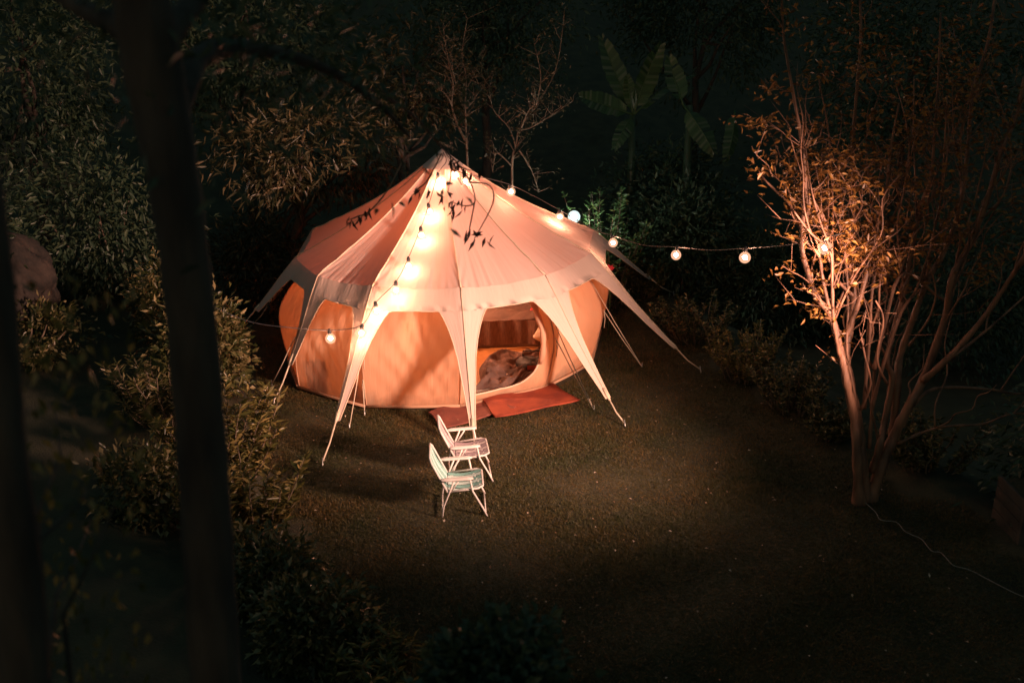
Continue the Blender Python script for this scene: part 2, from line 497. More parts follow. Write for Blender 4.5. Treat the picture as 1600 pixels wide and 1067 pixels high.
for k in range(NG):
    b = MB(); b.grid(56, 40, lambda u, t: roof_pt(k, u, 0.02 + 0.98*t)); b.build('roof_panel', M_ROOF, tent)
    b = MB(); b.tube([roof_pt(k, 0, 0.03 + .97*i/20, 0.004) for i in range(21)], 0.011, 6); b.build('seam_piping', M_HEM, tent)
    # skirt leg
    tt = TIP_T.get(k, .78)
    rows = [0, .05, .10, .145, .146, .155, .175, .2, .23, .26, .30, .34, .39, .45, .5, .56, .63, .70, .78, .86]
    rows = [r for r in rows if r < tt - .02] + [tt]
    b = MB(); NU = 8
    for r in rows:
        h = hw(r)
        for i in range(-NU, NU + 1):
            f = i/NU*h
            p = skirt_pt(k - 1, 1 + f, r) if f < 0 else skirt_pt(k, f, r)
            b.v.append(tuple(p)); b.uv[len(b.v) - 1] = (i/NU*.5 + .5, r*2)
    w = 2*NU + 1
    for j in range(len(rows) - 1):
        for i in range(w - 1):
            q = j*w + i; b.f.append((q, q + 1, q + w + 1, q + w))
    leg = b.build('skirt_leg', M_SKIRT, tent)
    # hem tape round the arch
    for sgn in (-1, 1):
        pts = []
        for r in [.146] + [x for x in rows if x > .146]:
            pts.append(skirt_pt(k - 1, 1 - hw(r), r) if sgn < 0 else skirt_pt(k, hw(r), r))
        pre = [(skirt_pt(k - 1, 1 - f, .1455) if sgn < 0 else skirt_pt(k, f, .1455)) for f in (.5, .42, .34, .28)]
        hb = MB(); hb.tube(pre + pts, 0.008, 5)
        sub(hb.build('hem', M_HEM), leg)
    sb = MB(); sb.tube([skirt_pt(k, 0, tt*i/12) + (V[k] - AX).normalized()*.004 for i in range(13)], 0.006, 5); sub(sb.build('stitched_seam', M_HEM), leg)
    tp = skirt_pt(k, 0, tt); tdir = (S[k] - tp).normalized()
    sb = MB(); sb.tube([tp - tdir*.16, tp - tdir*.04, tp + tdir*.03], [.020, .026, .014], 8); sub(sb.build('webbing_loop', M_ROPE), leg)
    # rope from the leg tip to its peg
    tip = skirt_pt(k, 0, tt)
    g = MB(); g.tube([tip - (S[k] - tip)*0.06, tip.lerp(S[k], .5) + Vector((0, 0, -.01)), S[k] + Vector((0, 0, .05))], 0.011, 6)
    g.build('guy_rope', M_ROPE, tent)
    d = (S[k] - V[k]); d.z = 0; d.normalize()
    g = MB(); g.tube([S[k] + d*0.05 + Vector((0, 0, -.15)), S[k] - d*0.0 + Vector((0, 0, .09))], [0.006, 0.010], 6)
    g.build('tent_peg', M_METAL, tent)

# walls
WPROF = [(0, -0.28, .94), (.10, -.20, .88), (.20, -.04, .80), (.32, .12, .70), (.46, .27, .56), (.54, .30, .47), (.62, .275, .38), (.8, .15, .18), (1, 0, 0)]
def wcorner(k, t):
    k %= NG
    top = V[k].copy(); bot = B[k]
    for (a, o0, z0), (b_, o1, z1) in zip(WPROF, WPROF[1:]):
        if t <= b_ + 1e-9:
            f = (t - a)/(b_ - a); f2 = f
            o, zz = o0 + (o1 - o0)*f, z0 + (z1 - z0)*f
            break
    p = bot.lerp(top, zz); p.z = bot.z + (top.z - bot.z)*zz
    d = p - AX; d.z = 0
    lin = 0.0
    return p + d.normalized()*(o*0.72 if k > 0 else o)
def wall_pt(k, u, t):
    p = wcorner(k, t).lerp(wcorner(k + 1, t), u)
    d = p - AX; d.z = 0; d.normalize()
    s = 4*u*(1 - u)
    p -= d*(0.03 + 0.10*s*sin(pi*t)**.7)
    p -= d*0.018*sin(8*u + 9*t + 2*k)*s*sin(pi*t)
    p -= d*0.012*sin(30*u - 22*t + k + 2*sin(5*t))*s*sin(pi*t)
    p -= d*0.008*sin(52*u + 31*t + 3*k)*sin(pi*t)*(.3 + .7*sin(2*u + k)**2)*min(1, 6*min(u, 1 - u))
    return p
DOOR = 4
for k in range(NG):
    b = MB()
    if k != DOOR:
        b.grid(40, 40, lambda u, t: wall_pt(k, u, t))
    else:
        # panel with a D-shaped doorway: bridge the panel outline to the opening outline
        N = 96; outer, inner = [], []
        for i in range(N):
            a = 2*pi*i/N
            cx, cy = cos(a), sin(a)
            m = max(abs(cx), abs(cy)); outer.append((.5 + .5*cx/m, .5 + .5*cy/m))
            # doorway in panel space
            e = 9.0
            q = (abs(cx)**e + abs(cy)**e)**(-1/e)
            x, y = cx*q, cy*q
            if x > 0 and y > 0:                       # rounder lower right
                q = (abs(cx)**2.9 + abs(cy)**2.9)**(-1/2.9); x, y = cx*q, cy*q
            inner.append((.49 + .415*x, .462 + .45*y))
        for f in (0, .33, .66, 1):
            for (a0, b0), (a1, b1) in zip(outer, inner):
                u, t = a0 + (a1 - a0)*f, b0 + (b1 - b0)*f
                b.v.append(tuple(wall_pt(k, u, t))); b.uv[len(b.v) - 1] = (u, t)
        for j in range(3):
            for i in range(N):
                b.f.append((j*N + i, j*N + (i + 1) % N, (j + 1)*N + (i + 1) % N, (j + 1)*N + i))
        hb = MB(); loop = [wall_pt(k, u, t) for u, t in inner]; hb.tube(loop + [loop[0]], 0.012, 6); hb.build('door_zip', M_HEM, tent)
        hb = MB(); rp = [wall_pt(k, .905 - .01*sin(9*t), t) - (wcorner(k, t) - AX).normalized()*.0 + Vector((-.02, -.05, 0)) for t in [.16 + .56*i/14 for i in range(15)]]
        hb.tube(rp, [.02] + [.042 + .007*sin(i*1.9) for i in range(13)] + [.025], 9); hb.build('rolled_door_flap', M_WALL, tent)
    b.build('wall_panel', M_WALL, tent)
    hb = MB(); hb.tube([wall_pt(k, 0, i/16) + (wcorner(k, i/16) - AX).normalized()*0.004 for i in range(17)], 0.010, 5); hb.build('wall_seam', M_WALL, tent)
    hb = MB(); hb.tube([B[k] + Vector((0, 0, .03)), B[k].lerp(B[(k + 1) % NG], .5) + Vector((0, 0, .02)), B[(k + 1) % NG] + Vector((0, 0, .03))], 0.022, 6); hb.build('sill_hem', M_WALL, tent)
b = MB(); o = [tuple(p*0.985 + AX*0.015 + Vector((0, 0, -.005))) for p in B]; b.v = o + [(TX, TY, .012)]
b.f = [(i, (i + 1) % NG, NG) for i in range(NG)]; b.build('groundsheet', M_SHEET, tent, False)
b = MB(); b.tube([(TX, TY, 0.0), (TX, TY, APEX.z - .05)], 0.025, 10); b.build('centre_pole', M_METAL, tent)
# canvas cap on the peak
b = MB(); ring = []
capN = 12
b.v.append(tuple(APEX + Vector((0, 0, .03))))
for j, t in enumerate((.06, .13)):
    for k in range(NG):
        p = roof_pt(k, 0, t, .014); b.v.append(tuple(p + Vector((0, 0, .006*(1 if j == 0 else 0)))))
b.f += [(0, 1 + k, 1 + (k + 1) % NG) for k in range(NG)] + [(1 + k, 1 + NG + k, 1 + NG + (k + 1) % NG, 1 + (k + 1) % NG) for k in range(NG)]
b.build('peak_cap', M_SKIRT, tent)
# wall guy lines
WALL_GUY = [(2, .52, (425, 600)), (3, .50, (546, 668)), (3, .72, (570, 648)), (5, .52, (928, 640)), (5, .30, (928, 640)), (6, .50, (1003, 573)), (6, .18, (1003, 573)), (7, .4, (1030, 520))]
for k, t, px in WALL_GUY:
    p = wcorner(k, t); q = at_ground(*px)
    g = MB(); g.tube([p, p.lerp(q, .5) + Vector((0, 0, -.02)), q], 0.0075, 5); g.build('guy_rope', M_ROPE, tent)
    g = MB(); g.tube([q + Vector((0, 0, -.12)), q + Vector((0, 0, .07))], [.005, .009], 6); g.build('tent_peg', M_METAL, tent)
    g = MB(); g.tube([p + Vector((0.01, -.02, 0)), p + Vector((.03, -.03, -.14)), p + Vector((.02, -.03, -.28))], 0.006, 5); g.build('loose_cord', M_ROPE, tent)

# lantern inside the tent
LP = Vector((TX + 0.12, TY - 0.25, 1.5))
M_INNER = emit_mat('lantern_glow', (1.0, 0.40, 0.21), INNER_EMIT)
lan = empty('hanging_lantern', LP, 'warm lantern hanging under the tent peak, glowing through the canvas', 'lantern')
b = MB(); b.lathe([(.02, -.075), (.055, -.05), (.07, 0), (.055, .05), (.02, .075)], LP, 14); b.build('globe', M_INNER, lan)
b = MB(); b.lathe([(.03, .078), (.03, .12), (.012, .135)], LP, 10); b.tube([LP + Vector((0, 0, .13)), Vector((TX, TY, APEX.z - .15))], .005, 5); b.build('cap', M_METAL, lan)

# ------------------------------------------------------------------ string lights
M_BULB = emit_mat('bulb_glow', WARM, BULB_EMIT)
M_CABLE = rough_mat('black_cable', (.02, .02, .02), (.04, .04, .04), 20, .5, 0)
def halo_glass_mat(name, c, s, clear):
    m, n, l, pr = new_mat(name)
    em = n.new('ShaderNodeEmission'); em.inputs['Color'].default_value = (*c, 1); em.inputs['Strength'].default_value = s
    tr = n.new('ShaderNodeBsdfTransparent'); mx = n.new('ShaderNodeMixShader'); mx.inputs['Fac'].default_value = clear
    l.new(em.outputs['Emission'], mx.inputs[1]); l.new(tr.outputs['BSDF'], mx.inputs[2]); l.new(mx.outputs['Shader'], n['Material Output'].inputs['Surface'])
    return m
M_BULB_HALO = halo_glass_mat('bulb_halo_glass', (1.0, 0.50, 0.30), 2.2, 0.70)  # emissive globe shell, its glow imitates the halo round a bulb
def lathe_mesh(name, prof, mat, n=20):
    b = MB(); b.lathe(prof, (0, 0, 0), n)
    me = bpy.data.meshes.new(name); me.from_pydata(b.v, [], b.f); me.polygons.foreach_set('use_smooth', [True]*len(me.polygons)); me.materials.append(mat)
    return me
def ball(r, zc, k=9): return [(max(.002, r*sin(pi*i/k)), zc - r*cos(pi*i/k)) for i in range(k + 1)]
CORE = lathe_mesh('filament', ball(.028, -.064), M_BULB)
HALO_GLASS = lathe_mesh('halo_glass', ball(.070, -.066, 12), M_BULB_HALO, 24)
SOCKET = lathe_mesh('socket', [(.026, -.006), (.028, .035), (.018, .065), (.006, .075)], M_CABLE, 12)
def string_lights(name, label, path, bulbs, cable_r=0.006):
    e = empty(name, path[0], label, 'string lights', 'festoon strings on the tent')
    pts, rr = refine(path, [cable_r]*len(path), 6)
    b = MB(); b.tube(pts, rr, 5); b.build('cable', M_CABLE, e)
    for p, tilt in bulbs:
        s = bpy.data.objects.new('bulb', SOCKET); col.objects.link(s); s.parent = e
        s.location = p - e.location + Vector((0, 0, -.05)); s.rotation_euler = tilt
        for nm, me in (('filament', CORE), ('halo_glass', HALO_GLASS)):
            g = bpy.data.objects.new(nm, me); col.objects.link(g); g.parent = s
    return e
def on_roof(px, py, k, off):
    p, n = at_plane(px, py, APEX, V[k], V[(k + 1) % NG]); return p + n*off
def on_skirt(px, py, k, off):
    p, n = at_plane(px, py, V[k], V[(k + 1) % NG], S[k].lerp(S[(k+1) % NG], .5)); return p + n*off
front = [((686, 276), on_roof(686, 276, 3, .06)), ((672, 325), on_roof(672, 325, 3, .08)), ((660, 363), on_roof(660, 363, 3, .10)),
         ((641, 412), on_roof(641, 412, 3, .12)), ((625, 453), on_skirt(625, 453, 3, .22)), ((595, 486), on_skirt(595, 486, 3, .24)),
         ((565, 508), A(3, .24) + Vector((0, -.28, 0))), ((515, 516), at_depth(515, 516, 12.7))]
_p = front[6][1]; front[6] = (front[6][0], at_depth(565, 508, _p.y))
fb = [(p + Vector((0, 0, .0)), (random.uniform(-.2, .2), random.uniform(-.2, .2), 0)) for _, p in front]
fpath = [APEX + Vector((.02, -.06, -.02)), on_roof(698, 256, 3, .04)] + [p for _, p in front] + [at_depth(455, 512, 12.2), at_depth(392, 503, 12.1), at_depth(330, 478, 12.0)]
string_lights('string_lights', 'string of warm bulbs running down the front of the tent to the left bush', fpath, fb)
right = [on_roof(712, 264, 4, .03), on_roof(726, 274, 4, .03), on_roof(791, 300, 5, .14), on_roof(868, 338, 6, .12), at_depth(957, 368, 14.9), at_depth(1058, 386, 13.4), at_depth(1165, 388, 11.8), at_depth(1291, 371, 9.95)]
rb = [(p, (random.uniform(-.25, .25), random.uniform(-.25, .25), 0)) for p in right]
rpath = [APEX + Vector((.05, -.05, -.02))] + right[:4] + [at_depth(925, 358, 15.4)] + [right[4], at_depth(1005, 383, 14.2), right[5], at_depth(1110, 391, 12.6), right[6], at_depth(1230, 383, 10.8), right[7], at_depth(1334, 360, 10.1)]
string_lights('string_lights', 'string of warm bulbs from the tent peak across to the bare right-hand tree', rpath, rb)

# cool white lamp behind the tent
CW = at_depth(897, 339, 16.6)
M_COOL = emit_mat('cool_white_glow', (0.85, 1.0, 0.92), 620)
M_COOL_HALO = halo_glass_mat('lamp_halo_glass', (0.8, 1.0, 0.95), 2.0, 0.66)
e = empty('garden_lamp', (CW.x, CW.y, ground(CW.x, CW.y)), 'cool white globe lamp on a post behind the tent by the green shrub', 'lamp')
b = MB(); b.lathe(ball(.05, 0), CW, 18); gb = b.build('lamp_core', M_COOL, e)
b = MB(); b.lathe(ball(.105, 0, 12), CW, 24); b.build('globe', M_COOL_HALO, e)  # outer shell whose emission stands in for the lamp's halo
b = MB(); b.tube([(CW.x, CW.y, ground(CW.x, CW.y) - .1), (CW.x, CW.y, CW.z - .10)], .014, 8); b.build('post', M_METAL, e)

# floodlight out of view on the right, inferred from the light on the tent
def floodlight():
    d = (FLOOD_AIM - FLOOD_POS).normalized()
    base = Vector((FLOOD_POS.x, FLOOD_POS.y, ground(FLOOD_POS.x, FLOOD_POS.y)))
    e = empty('floodlight', base, 'garden floodlight on a steel post aimed at the tent', 'lamp')
    b = MB(); b.tube([base - Vector((0, 0, .2)), FLOOD_POS - Vector((0, 0, .16)) - d*.12], .03, 10); b.build('post', M_METAL, e)
    b = MB(); b.tube([FLOOD_POS - d*.20, FLOOD_POS - d*.16, FLOOD_POS - d*.05, FLOOD_POS - d*.03], [.05, .10, .13, .13], 16); b.build('housing', M_CABLE, e)
    ld = bpy.data.lights.new('flood_light', 'SPOT'); ld.energy = FLOOD_POWER; ld.color = FLOOD_COL
    ld.spot_size = radians(FLOOD_CONE); ld.spot_blend = 1.0; ld.shadow_soft_size = 0.42
    lo = bpy.data.objects.new('flood_light', ld); col.objects.link(lo); lo.parent = e
    lo.location = FLOOD_POS - base; lo.rotation_euler = d.to_track_quat('-Z', 'Y').to_euler()
floodlight()
# ------------------------------------------------------------------ doormats
M_MAT_R = rough_mat('orange_mat', (.20, .028, .012), (.34, .06, .02), 5, .8, .3, 60)
M_MAT_B = rough_mat('brown_mat', (.16, .045, .03), (.24, .07, .045), 6, .85, .3, 60)
def flat_mat(name, label, px, mat, thick, lift):
    c = [at_ground(*p) for p in px]
    cen = sum(c, Vector())/4
    e_ = MB()
    N = 10
    def P(u, t, z):
        p = c[0].lerp(c[1], u).lerp(c[3].lerp(c[2], u), t)
        edge = 0.022*sin(9*u + 5*t) + 0.025*sin(4*t + 2 + 6*u)
        return p + Vector((edge*.6, edge*.5, z + lift + 0.016*(1 + sin(7*u + 3*t)) + .03*max(0, u - .85)*6*t))
    e_.grid(N, N, lambda u, t: P(u, t, thick))
    o = len(e_.v)
    border = [(i/N, 0) for i in range(N)] + [(1, i/N) for i in range(N)] + [(1 - i/N, 1) for i in range(N)] + [(0, 1 - i/N) for i in range(N)]
    for u, t in border: e_.v.append(tuple(P(u, t, thick)))
    for u, t in border: e_.v.append(tuple(P(u, t, -.01)))
    m = len(border)
    for i in range(m): e_.f.append((o + i, o + m + i, o + m + (i + 1) % m, o + (i + 1) % m))
    return tag(e_.build(name, mat), label, 'mat')
flat_mat('doormat', 'dark reddish brown mat lying half under the tent doorway mat', [(668, 648), (752, 622), (806, 642), (694, 671)], M_MAT_B, .012, .012)
flat_mat('doormat', 'bright orange red mat laid in front of the tent doorway', [(751, 630), (862, 606), (905, 632), (776, 656)], M_MAT_R, .014, .034)

# ------------------------------------------------------------------ things inside the tent
M_WOVEN = rough_mat('woven_blanket', (.13, .065, .04), (.26, .15, .10), 14, .9, .9, 60, stretch=(6, 6, .5))
M_QUILT = rough_mat('brown_quilt', (.05, .028, .02), (.14, .08, .058), 4, .85, .4, 20)
M_QUILT2 = rough_mat('grey_brown_quilt', (.08, .05, .04), (.15, .095, .07), 4, .85, .4, 20)
M_CREAM = rough_mat('cream_cotton', (.62, .52, .40), (.72, .62, .5), 8, .85, .3)
M_RED = rough_mat('red_cotton', (.38, .02, .03), (.5, .035, .04), 8, .85, .3)
M_BLACK = rough_mat('black_nylon', (.012, .012, .013), (.03, .03, .03), 10, .6, .5)
M_WOOD = rough_mat('dark_wood', (.09, .05, .03), (.16, .09, .05), 6, .6, .3, stretch=(1, 1, .2))
FL = 0.03
bx0, bx1, by0, by1, bh = -2.0, 0.95, 15.25, 16.9, .42
bed = empty('bed', ((bx0 + bx1)/2, by0, FL), 'low bed at the back of the tent under crumpled brown covers', 'bed')
b = MB(); b.box(((bx0 + bx1)/2, (by0 + by1)/2, FL + .13), bx1 - bx0, by1 - by0, .24, 0, .02); b.build('bed_frame', M_WOOD, bed, False)
b = MB(); b.box(((bx0 + bx1)/2, (by0 + by1)/2, FL + .33), bx1 - bx0 - .04, by1 - by0 - .04, .17, 0, .04); b.build('mattress', M_CREAM, bed)
def crumple(u, v, amp, s=0.0):
    return amp*(sin(7*u + 3*v + s) + .7*sin(13*u - 9*v + 2 + s) + .5*sin(23*u + 17*v + s) + .35*sin(41*v - 31*u + s) + .35*abs(sin(29*u + 37*v + 3*sin(6*u))) + .5*abs(sin(15*u - 21*v + 2*sin(9*v + s))) - .4)
def quilt(name, label, cs, mat, z, amp, cat='blanket', s=0.0):
    c = [Vector((x, y, z)) for x, y in cs]
    b = MB()
    def P(u, t):
        p = c[0].lerp(c[1], u).lerp(c[3].lerp(c[2], u), t)
        p += Vector((.06*sin(8*t + s), .06*sin(9*u + s), 0))
        e = min(u, 1 - u, t, 1 - t)*8
        p.z = lawn(p.x, p.y) + z + (amp*1.6 + crumple(u, t, amp, s))*min(1, .15 + e) 
        return p
    b.grid(70, 70, P)
    return tag(b.build(name, mat), label, cat)
quilt('blanket', 'crumpled brown cover lying on top of the bed', [(-1.9, 15.3), (.75, 15.3), (.8, 16.7), (-1.9, 16.7)], M_QUILT2, .44, .035, s=1.0)
b = MB()
def drape(u, t):
    x = -1.7 + 2.25*u
    y = 15.20 - .02*sin(14*u) - .03*t + .012*sin(60*u)
    z = lawn(x, y) + FL + .475 - .40*t + .012*sin(5*u)
    return Vector((x, y, z))
b.grid(60, 8, drape)
for i in range(120):
    u = (i + .5)/120; p = drape(u, 1)
    q = p + Vector((random.uniform(-.008, .008), -.006, -.035))
    b.add([p + Vector((-.005, 0, .003)), p + Vector((.005, 0, .003)), q], [(0, 1, 2)])
tag(b.build('woven_throw', M_WOVEN), 'brown ribbed woven throw with a fringe hanging down the bed front', 'throw')
mq = [tuple(at_ground(x, y, .12).xy) for x, y in ((744, 612), (838, 592), (868, 548), (778, 549))]
b = MB(); cen = sum((Vector(p) for p in mq), Vector((0, 0)))/4
b.add([(x, y, .03 + lawn(x, y)) for x, y in mq] + [(x, y, .11 + lawn(x, y)) for x, y in mq], [(0, 1, 5, 4), (1, 2, 6, 5), (2, 3, 7, 6), (3, 0, 4, 7), (4, 5, 6, 7)])
tag(b.build('floor_mattress', M_CREAM, None, False), 'thin floor mattress under the crumpled quilt just inside the doorway', 'mattress')
quilt('quilt', 'big crumpled brown quilt heaped on the floor just inside the doorway', [tuple(at_ground(x, y, .15).xy) for x, y in ((735, 614), (826, 594), (868, 549), (770, 547))], M_QUILT, .125, .045, 'quilt')
# bag
p = at_ground(838, 592, 0); b = MB()
def bag_pt(u, t):
    a = 2*pi*u; r = sin(pi*min(max(t, .001), .999))**.55
    return Vector((p.x + .30*cos(a)*r*(1 + .12*sin(3*a)), p.y + .1 + .22*sin(a)*r, .04 + lawn(p.x, p.y) + .26*(1 - cos(pi*t))/2 + .03*sin(4*a + 5*t)*r))
b.grid(24, 14, bag_pt)
bag = empty('travel_bag', (p.x, p.y, .03), 'slumped black travel bag on the floor inside the tent doorway', 'bag')
b.build('body', M_BLACK, bag)
b = MB(); b.tube([bag_pt(.1, .8), bag_pt(.1, .8) + Vector((-.05, -.05, .12)), bag_pt(.4, .8) + Vector((0, -.05, .1)), bag_pt(.4, .8)], .012, 6); b.build('handle', M_BLACK, bag)
b = MB(); q = bag_pt(.72, .62); b.grid(5, 5, lambda u, t: q + Vector(((u - .5)*.16, -.03 - .01*sin(3*u), (t - .5)*.07))); b.build('orange_pocket', M_MAT_R, bag)
def cushion(name, label, c, sx, sy, sz, m1, m2, tilt):
    e = empty(name, c, label, 'cushion')
    from mathutils import Euler
    R = Euler(tilt).to_matrix()
    def half(sg):
        def P(u, t):
            x, y = u*2 - 1, t*2 - 1
            h = sz*((1 - x**4)*(1 - y**4))**.6
            pin = 1 - .10*(1 - abs(x*y))
            return Vector(c) + R @ Vector((x*sx*(pin if abs(x) == 1 else 1), y*sy, sg*h + .006*sin(9*x + 5*y)))
        return P
    b = MB(); b.grid(12, 12, half(1)); b.build('cushion_top', m1, e)
    b = MB(); b.grid(12, 12, half(-1)); b.build('cushion_underside', m2, e)
    return e
p = at_ground(851, 548, 0); cushion('cushion', 'cream and red cushion propped at the right of the doorway', p + Vector((.05, .15, .30)), .24, .2, .12, M_CREAM, M_RED, (radians(58), 0, radians(-20)))
cushion('cushion', 'plain red cushion at the right end of the bed', (.55, 15.7, .66), .22, .18, .1, M_RED, M_RED, (radians(40), 0, radians(-30)))
def cabinet(name, label, c, w, d, h, rz):
    e = empty(name, c, label, 'cabinet')
    b = MB(); b.box((c[0], c[1], c[2] + h/2), w, d, h, rz, .01); b.build('carcass', M_WOOD, e, False)
    b = MB(); b.box((c[0], c[1], c[2] + h + .012), w + .03, d + .03, .02, rz, .005); b.build('top', M_WOOD, e, False)
    return e
p = at_ground(596, 616); cabinet('bedside_cabinet', 'small wooden box cabinet inside the tent against the front wall left of the doorway', (p.x + .05, p.y + .12, .02), .34, .22, .50, .1)
p = at_ground(528, 610); cabinet('bedside_cabinet', 'taller wooden box cabinet inside the tent against its left wall', (p.x + .12, p.y + .22, .0), .3, .26, .60, .6)

# ------------------------------------------------------------------ folding chairs
M_WHITE = rough_mat('white_enamel', (.62, .58, .53), (.72, .68, .63), 12, .4, .05)
M_PINK = rough_mat('pale_pink_webbing', (.60, .50, .48), (.68, .58, .55), 30, .75, .2)
M_MAUVE = rough_mat('mauve_webbing', (.36, .27, .29), (.42, .33, .35), 30, .75, .2)
M_TEAL = rough_mat('mint_webbing', (.55, .70, .65), (.62, .74, .69), 30, .75, .2)
M_TEALD = rough_mat('teal_webbing', (.20, .44, .39), (.27, .50, .45), 30, .75, .2)
def chair(label, ox, oy, rz, m1, m2):
    """folding lawn chair facing +x; ox, oy = centre of the near legs' feet line"""
    z0 = lawn(ox, oy)
    e = empty('folding_chair', (ox, oy, z0), label, 'chair', 'folding lawn chairs on the grass')
    ca, sa = cos(rz), sin(rz)
    def W(x, y, z):
        x, y, z = x*.94, y*.94, z*.87
        return Vector((ox + x*ca - y*sa, oy + x*sa + y*ca, z0 + z))
    wy = .25
    # seat: x from -.17 to .26 ; height .36 rear .40 front
    def seat(x): return .355 + .12*(x + .17)
    def back(s): return (-.17 - .20*s, .355 + .46*s)     # s 0..1 up the backrest
    r = .0125
    b = MB()
    loop = [(-.17, -wy), (.20, -wy), (.255, -wy + .05), (.255, wy - .05), (.20, wy), (-.17, wy)]
    b.tube([W(x, y, seat(x)) for x, y in loop], r, 7); b.build('seat_frame', M_WHITE, e)
    b = MB()
    bl = [(0, -wy), (.90, -wy), (1.0, -wy + .05), (1.0, wy - .05), (.90, wy), (0, wy)]
    b.tube([W(back(s)[0], y, back(s)[1]) for s, y in bl], r, 7); b.build('back_frame', M_WHITE, e)
    # webbing strips
    n = 6
    for i in range(n):
        y = -wy + .055 + (2*wy - .11)*i/(n - 1); hwid = .034
        for part, P, N in (('seat_strip', lambda t, yy: W(-.16 + .405*t, yy, seat(-.16 + .405*t) + .012 - .035*sin(pi*t)), 8),
                           ('back_strip', lambda t, yy: W(back(.04 + .95*t)[0] - .025*sin(pi*t) + .008, yy, back(.04 + .95*t)[1]), 8)):
            b = MB(); b.grid(2, N, lambda u, t: P(t, y + (u*2 - 1)*hwid) + Vector((0, 0, .003*(1 - (2*u - 1)**2))))
            b.build(part, m1 if i % 2 == 0 else m2, e)
    for sy in (-1, 1):
        y = sy*(wy + .022)
        # flat plastic arm
        b = MB()
        def arm(u, t):
            a = 2*pi*u; x = -.24 + .38*t
            end = 1 if 0.02 < t < .98 else .55
            return W(x, y + .036*cos(a)*end, .545 + .015*t + .022*sin(a)*end)
        b.grid(10, 10, arm); b.build('armrest', M_WHITE, e)
        # X legs: one runs front-top to rear-foot, the other rear-top to front-foot
        b = MB(); b.tube([W(.10, y, .545), W(.13, y, .37), W(.25, y, .12), W(.30, y, 0)], r*.9, 7); b.build('leg', M_WHITE, e)
        b = MB(); b.tube([W(-.08, y - sy*.012, .545), W(-.15, y - sy*.012, .35), W(-.22, y - sy*.012, .15), W(-.24, y - sy*.012, 0)], r*.9, 7); b.build('leg', M_WHITE, e)
        b = MB(); b.tube([W(-.02, y - sy*.026, .54), W(-.12, y - sy*.026, .37)], r*.7, 6); b.build('arm_strut', M_WHITE, e)
    for x, z in ((.285, .03), (-.235, .03)):
        b = MB(); b.tube([W(x, -wy - .02, z), W(x, wy + .02, z)], r*.8, 6); b.build('foot_bar', M_WHITE, e)
    return e
near = (at_ground(690, 810) + at_ground(755, 806))*.5
chair('mint green and white folding lawn chair, the nearer of the two on the grass', near.x - .02, near.y + .27, radians(4), M_TEAL, M_TEALD)
chair('pale pink and white folding lawn chair, the farther one by the tent mat', near.x + .02, near.y + .27 + .80, radians(7), M_PINK, M_MAUVE)
# ------------------------------------------------------------------ lawn grass
def lawn_grass(n=700000):
    y = 6.4 + (20.0 - 6.4)*RNG.random(n)**1.25
    hl = np.interp(y, [a for a, _ in HL], [b for _, b in HL]); hr = np.interp(y, [a for a, _ in HR], [b for _, b in HR])
    x = hl - .3 + (hr - hl + .8)*RNG.random(n)
    keep = ((x - TX)**2 + (y - TY)**2 > 2.55**2) & (np.abs(x) < .56*y + .6)
    # patchy: thin out by a soft pattern
    pat = np.sin(x*2.3 + np.sin(y*1.9)*1.5) + np.sin(y*2.7 + np.sin(x*1.4)*2)
    keep &= RNG.random(n) < (.78 + .2*pat/2)
    x, y, pat = x[keep], y[keep], pat[keep]; n = len(x)
    z = SLOPE*(x - TX)
    h = (.012 + .022*RNG.random(n)**1.5)*(1 + .35*pat/2); w = .003 + .003*RNG.random(n)
    a = RNG.random(n)*2*pi; l = RNG.normal(size=(n, 2))*.022
    P = np.stack([x, y, z - .012], 1)
    d = np.stack([np.cos(a)*w, np.sin(a)*w, np.zeros(n)], 1)
    Vv = np.stack([P - d, P + d, P + np.stack([l[:, 0], l[:, 1], h], 1)], 1).reshape(-1, 3)
    F = np.arange(3*n).reshape(-1, 3)
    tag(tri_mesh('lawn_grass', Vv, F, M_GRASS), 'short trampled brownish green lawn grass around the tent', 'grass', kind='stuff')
lawn_grass()
def litter(n=260):
    y = 6.6 + 8*RNG.random(n); hl = np.interp(y, [a for a, _ in HL], [b for _, b in HL]); hr = np.interp(y, [a for a, _ in HR], [b for _, b in HR])
    x = hl + (hr - hl)*RNG.random(n)
    k = (x - TX)**2 + (y - TY)**2 > 2.8**2; x, y = x[k], y[k]; n = len(x)
    C = np.stack([x, y, SLOPE*(x - TX) + .045], 1); D = RNG.normal(size=(n, 3)); D[:, 2] *= .2
    Vv, F = leaf_arrays(C, D, .02 + .03*RNG.random(n), .014 + .014*RNG.random(n), up=3)
    m = leaf_mat('fallen_petal', (.45, .35, .25), (.3, .16, .08), (.6, .5, .4), .2, .7)
    tag(tri_mesh('fallen_petals', Vv, F, m), 'pale fallen petals and leaves scattered over the lawn', 'petals', kind='stuff')
litter()

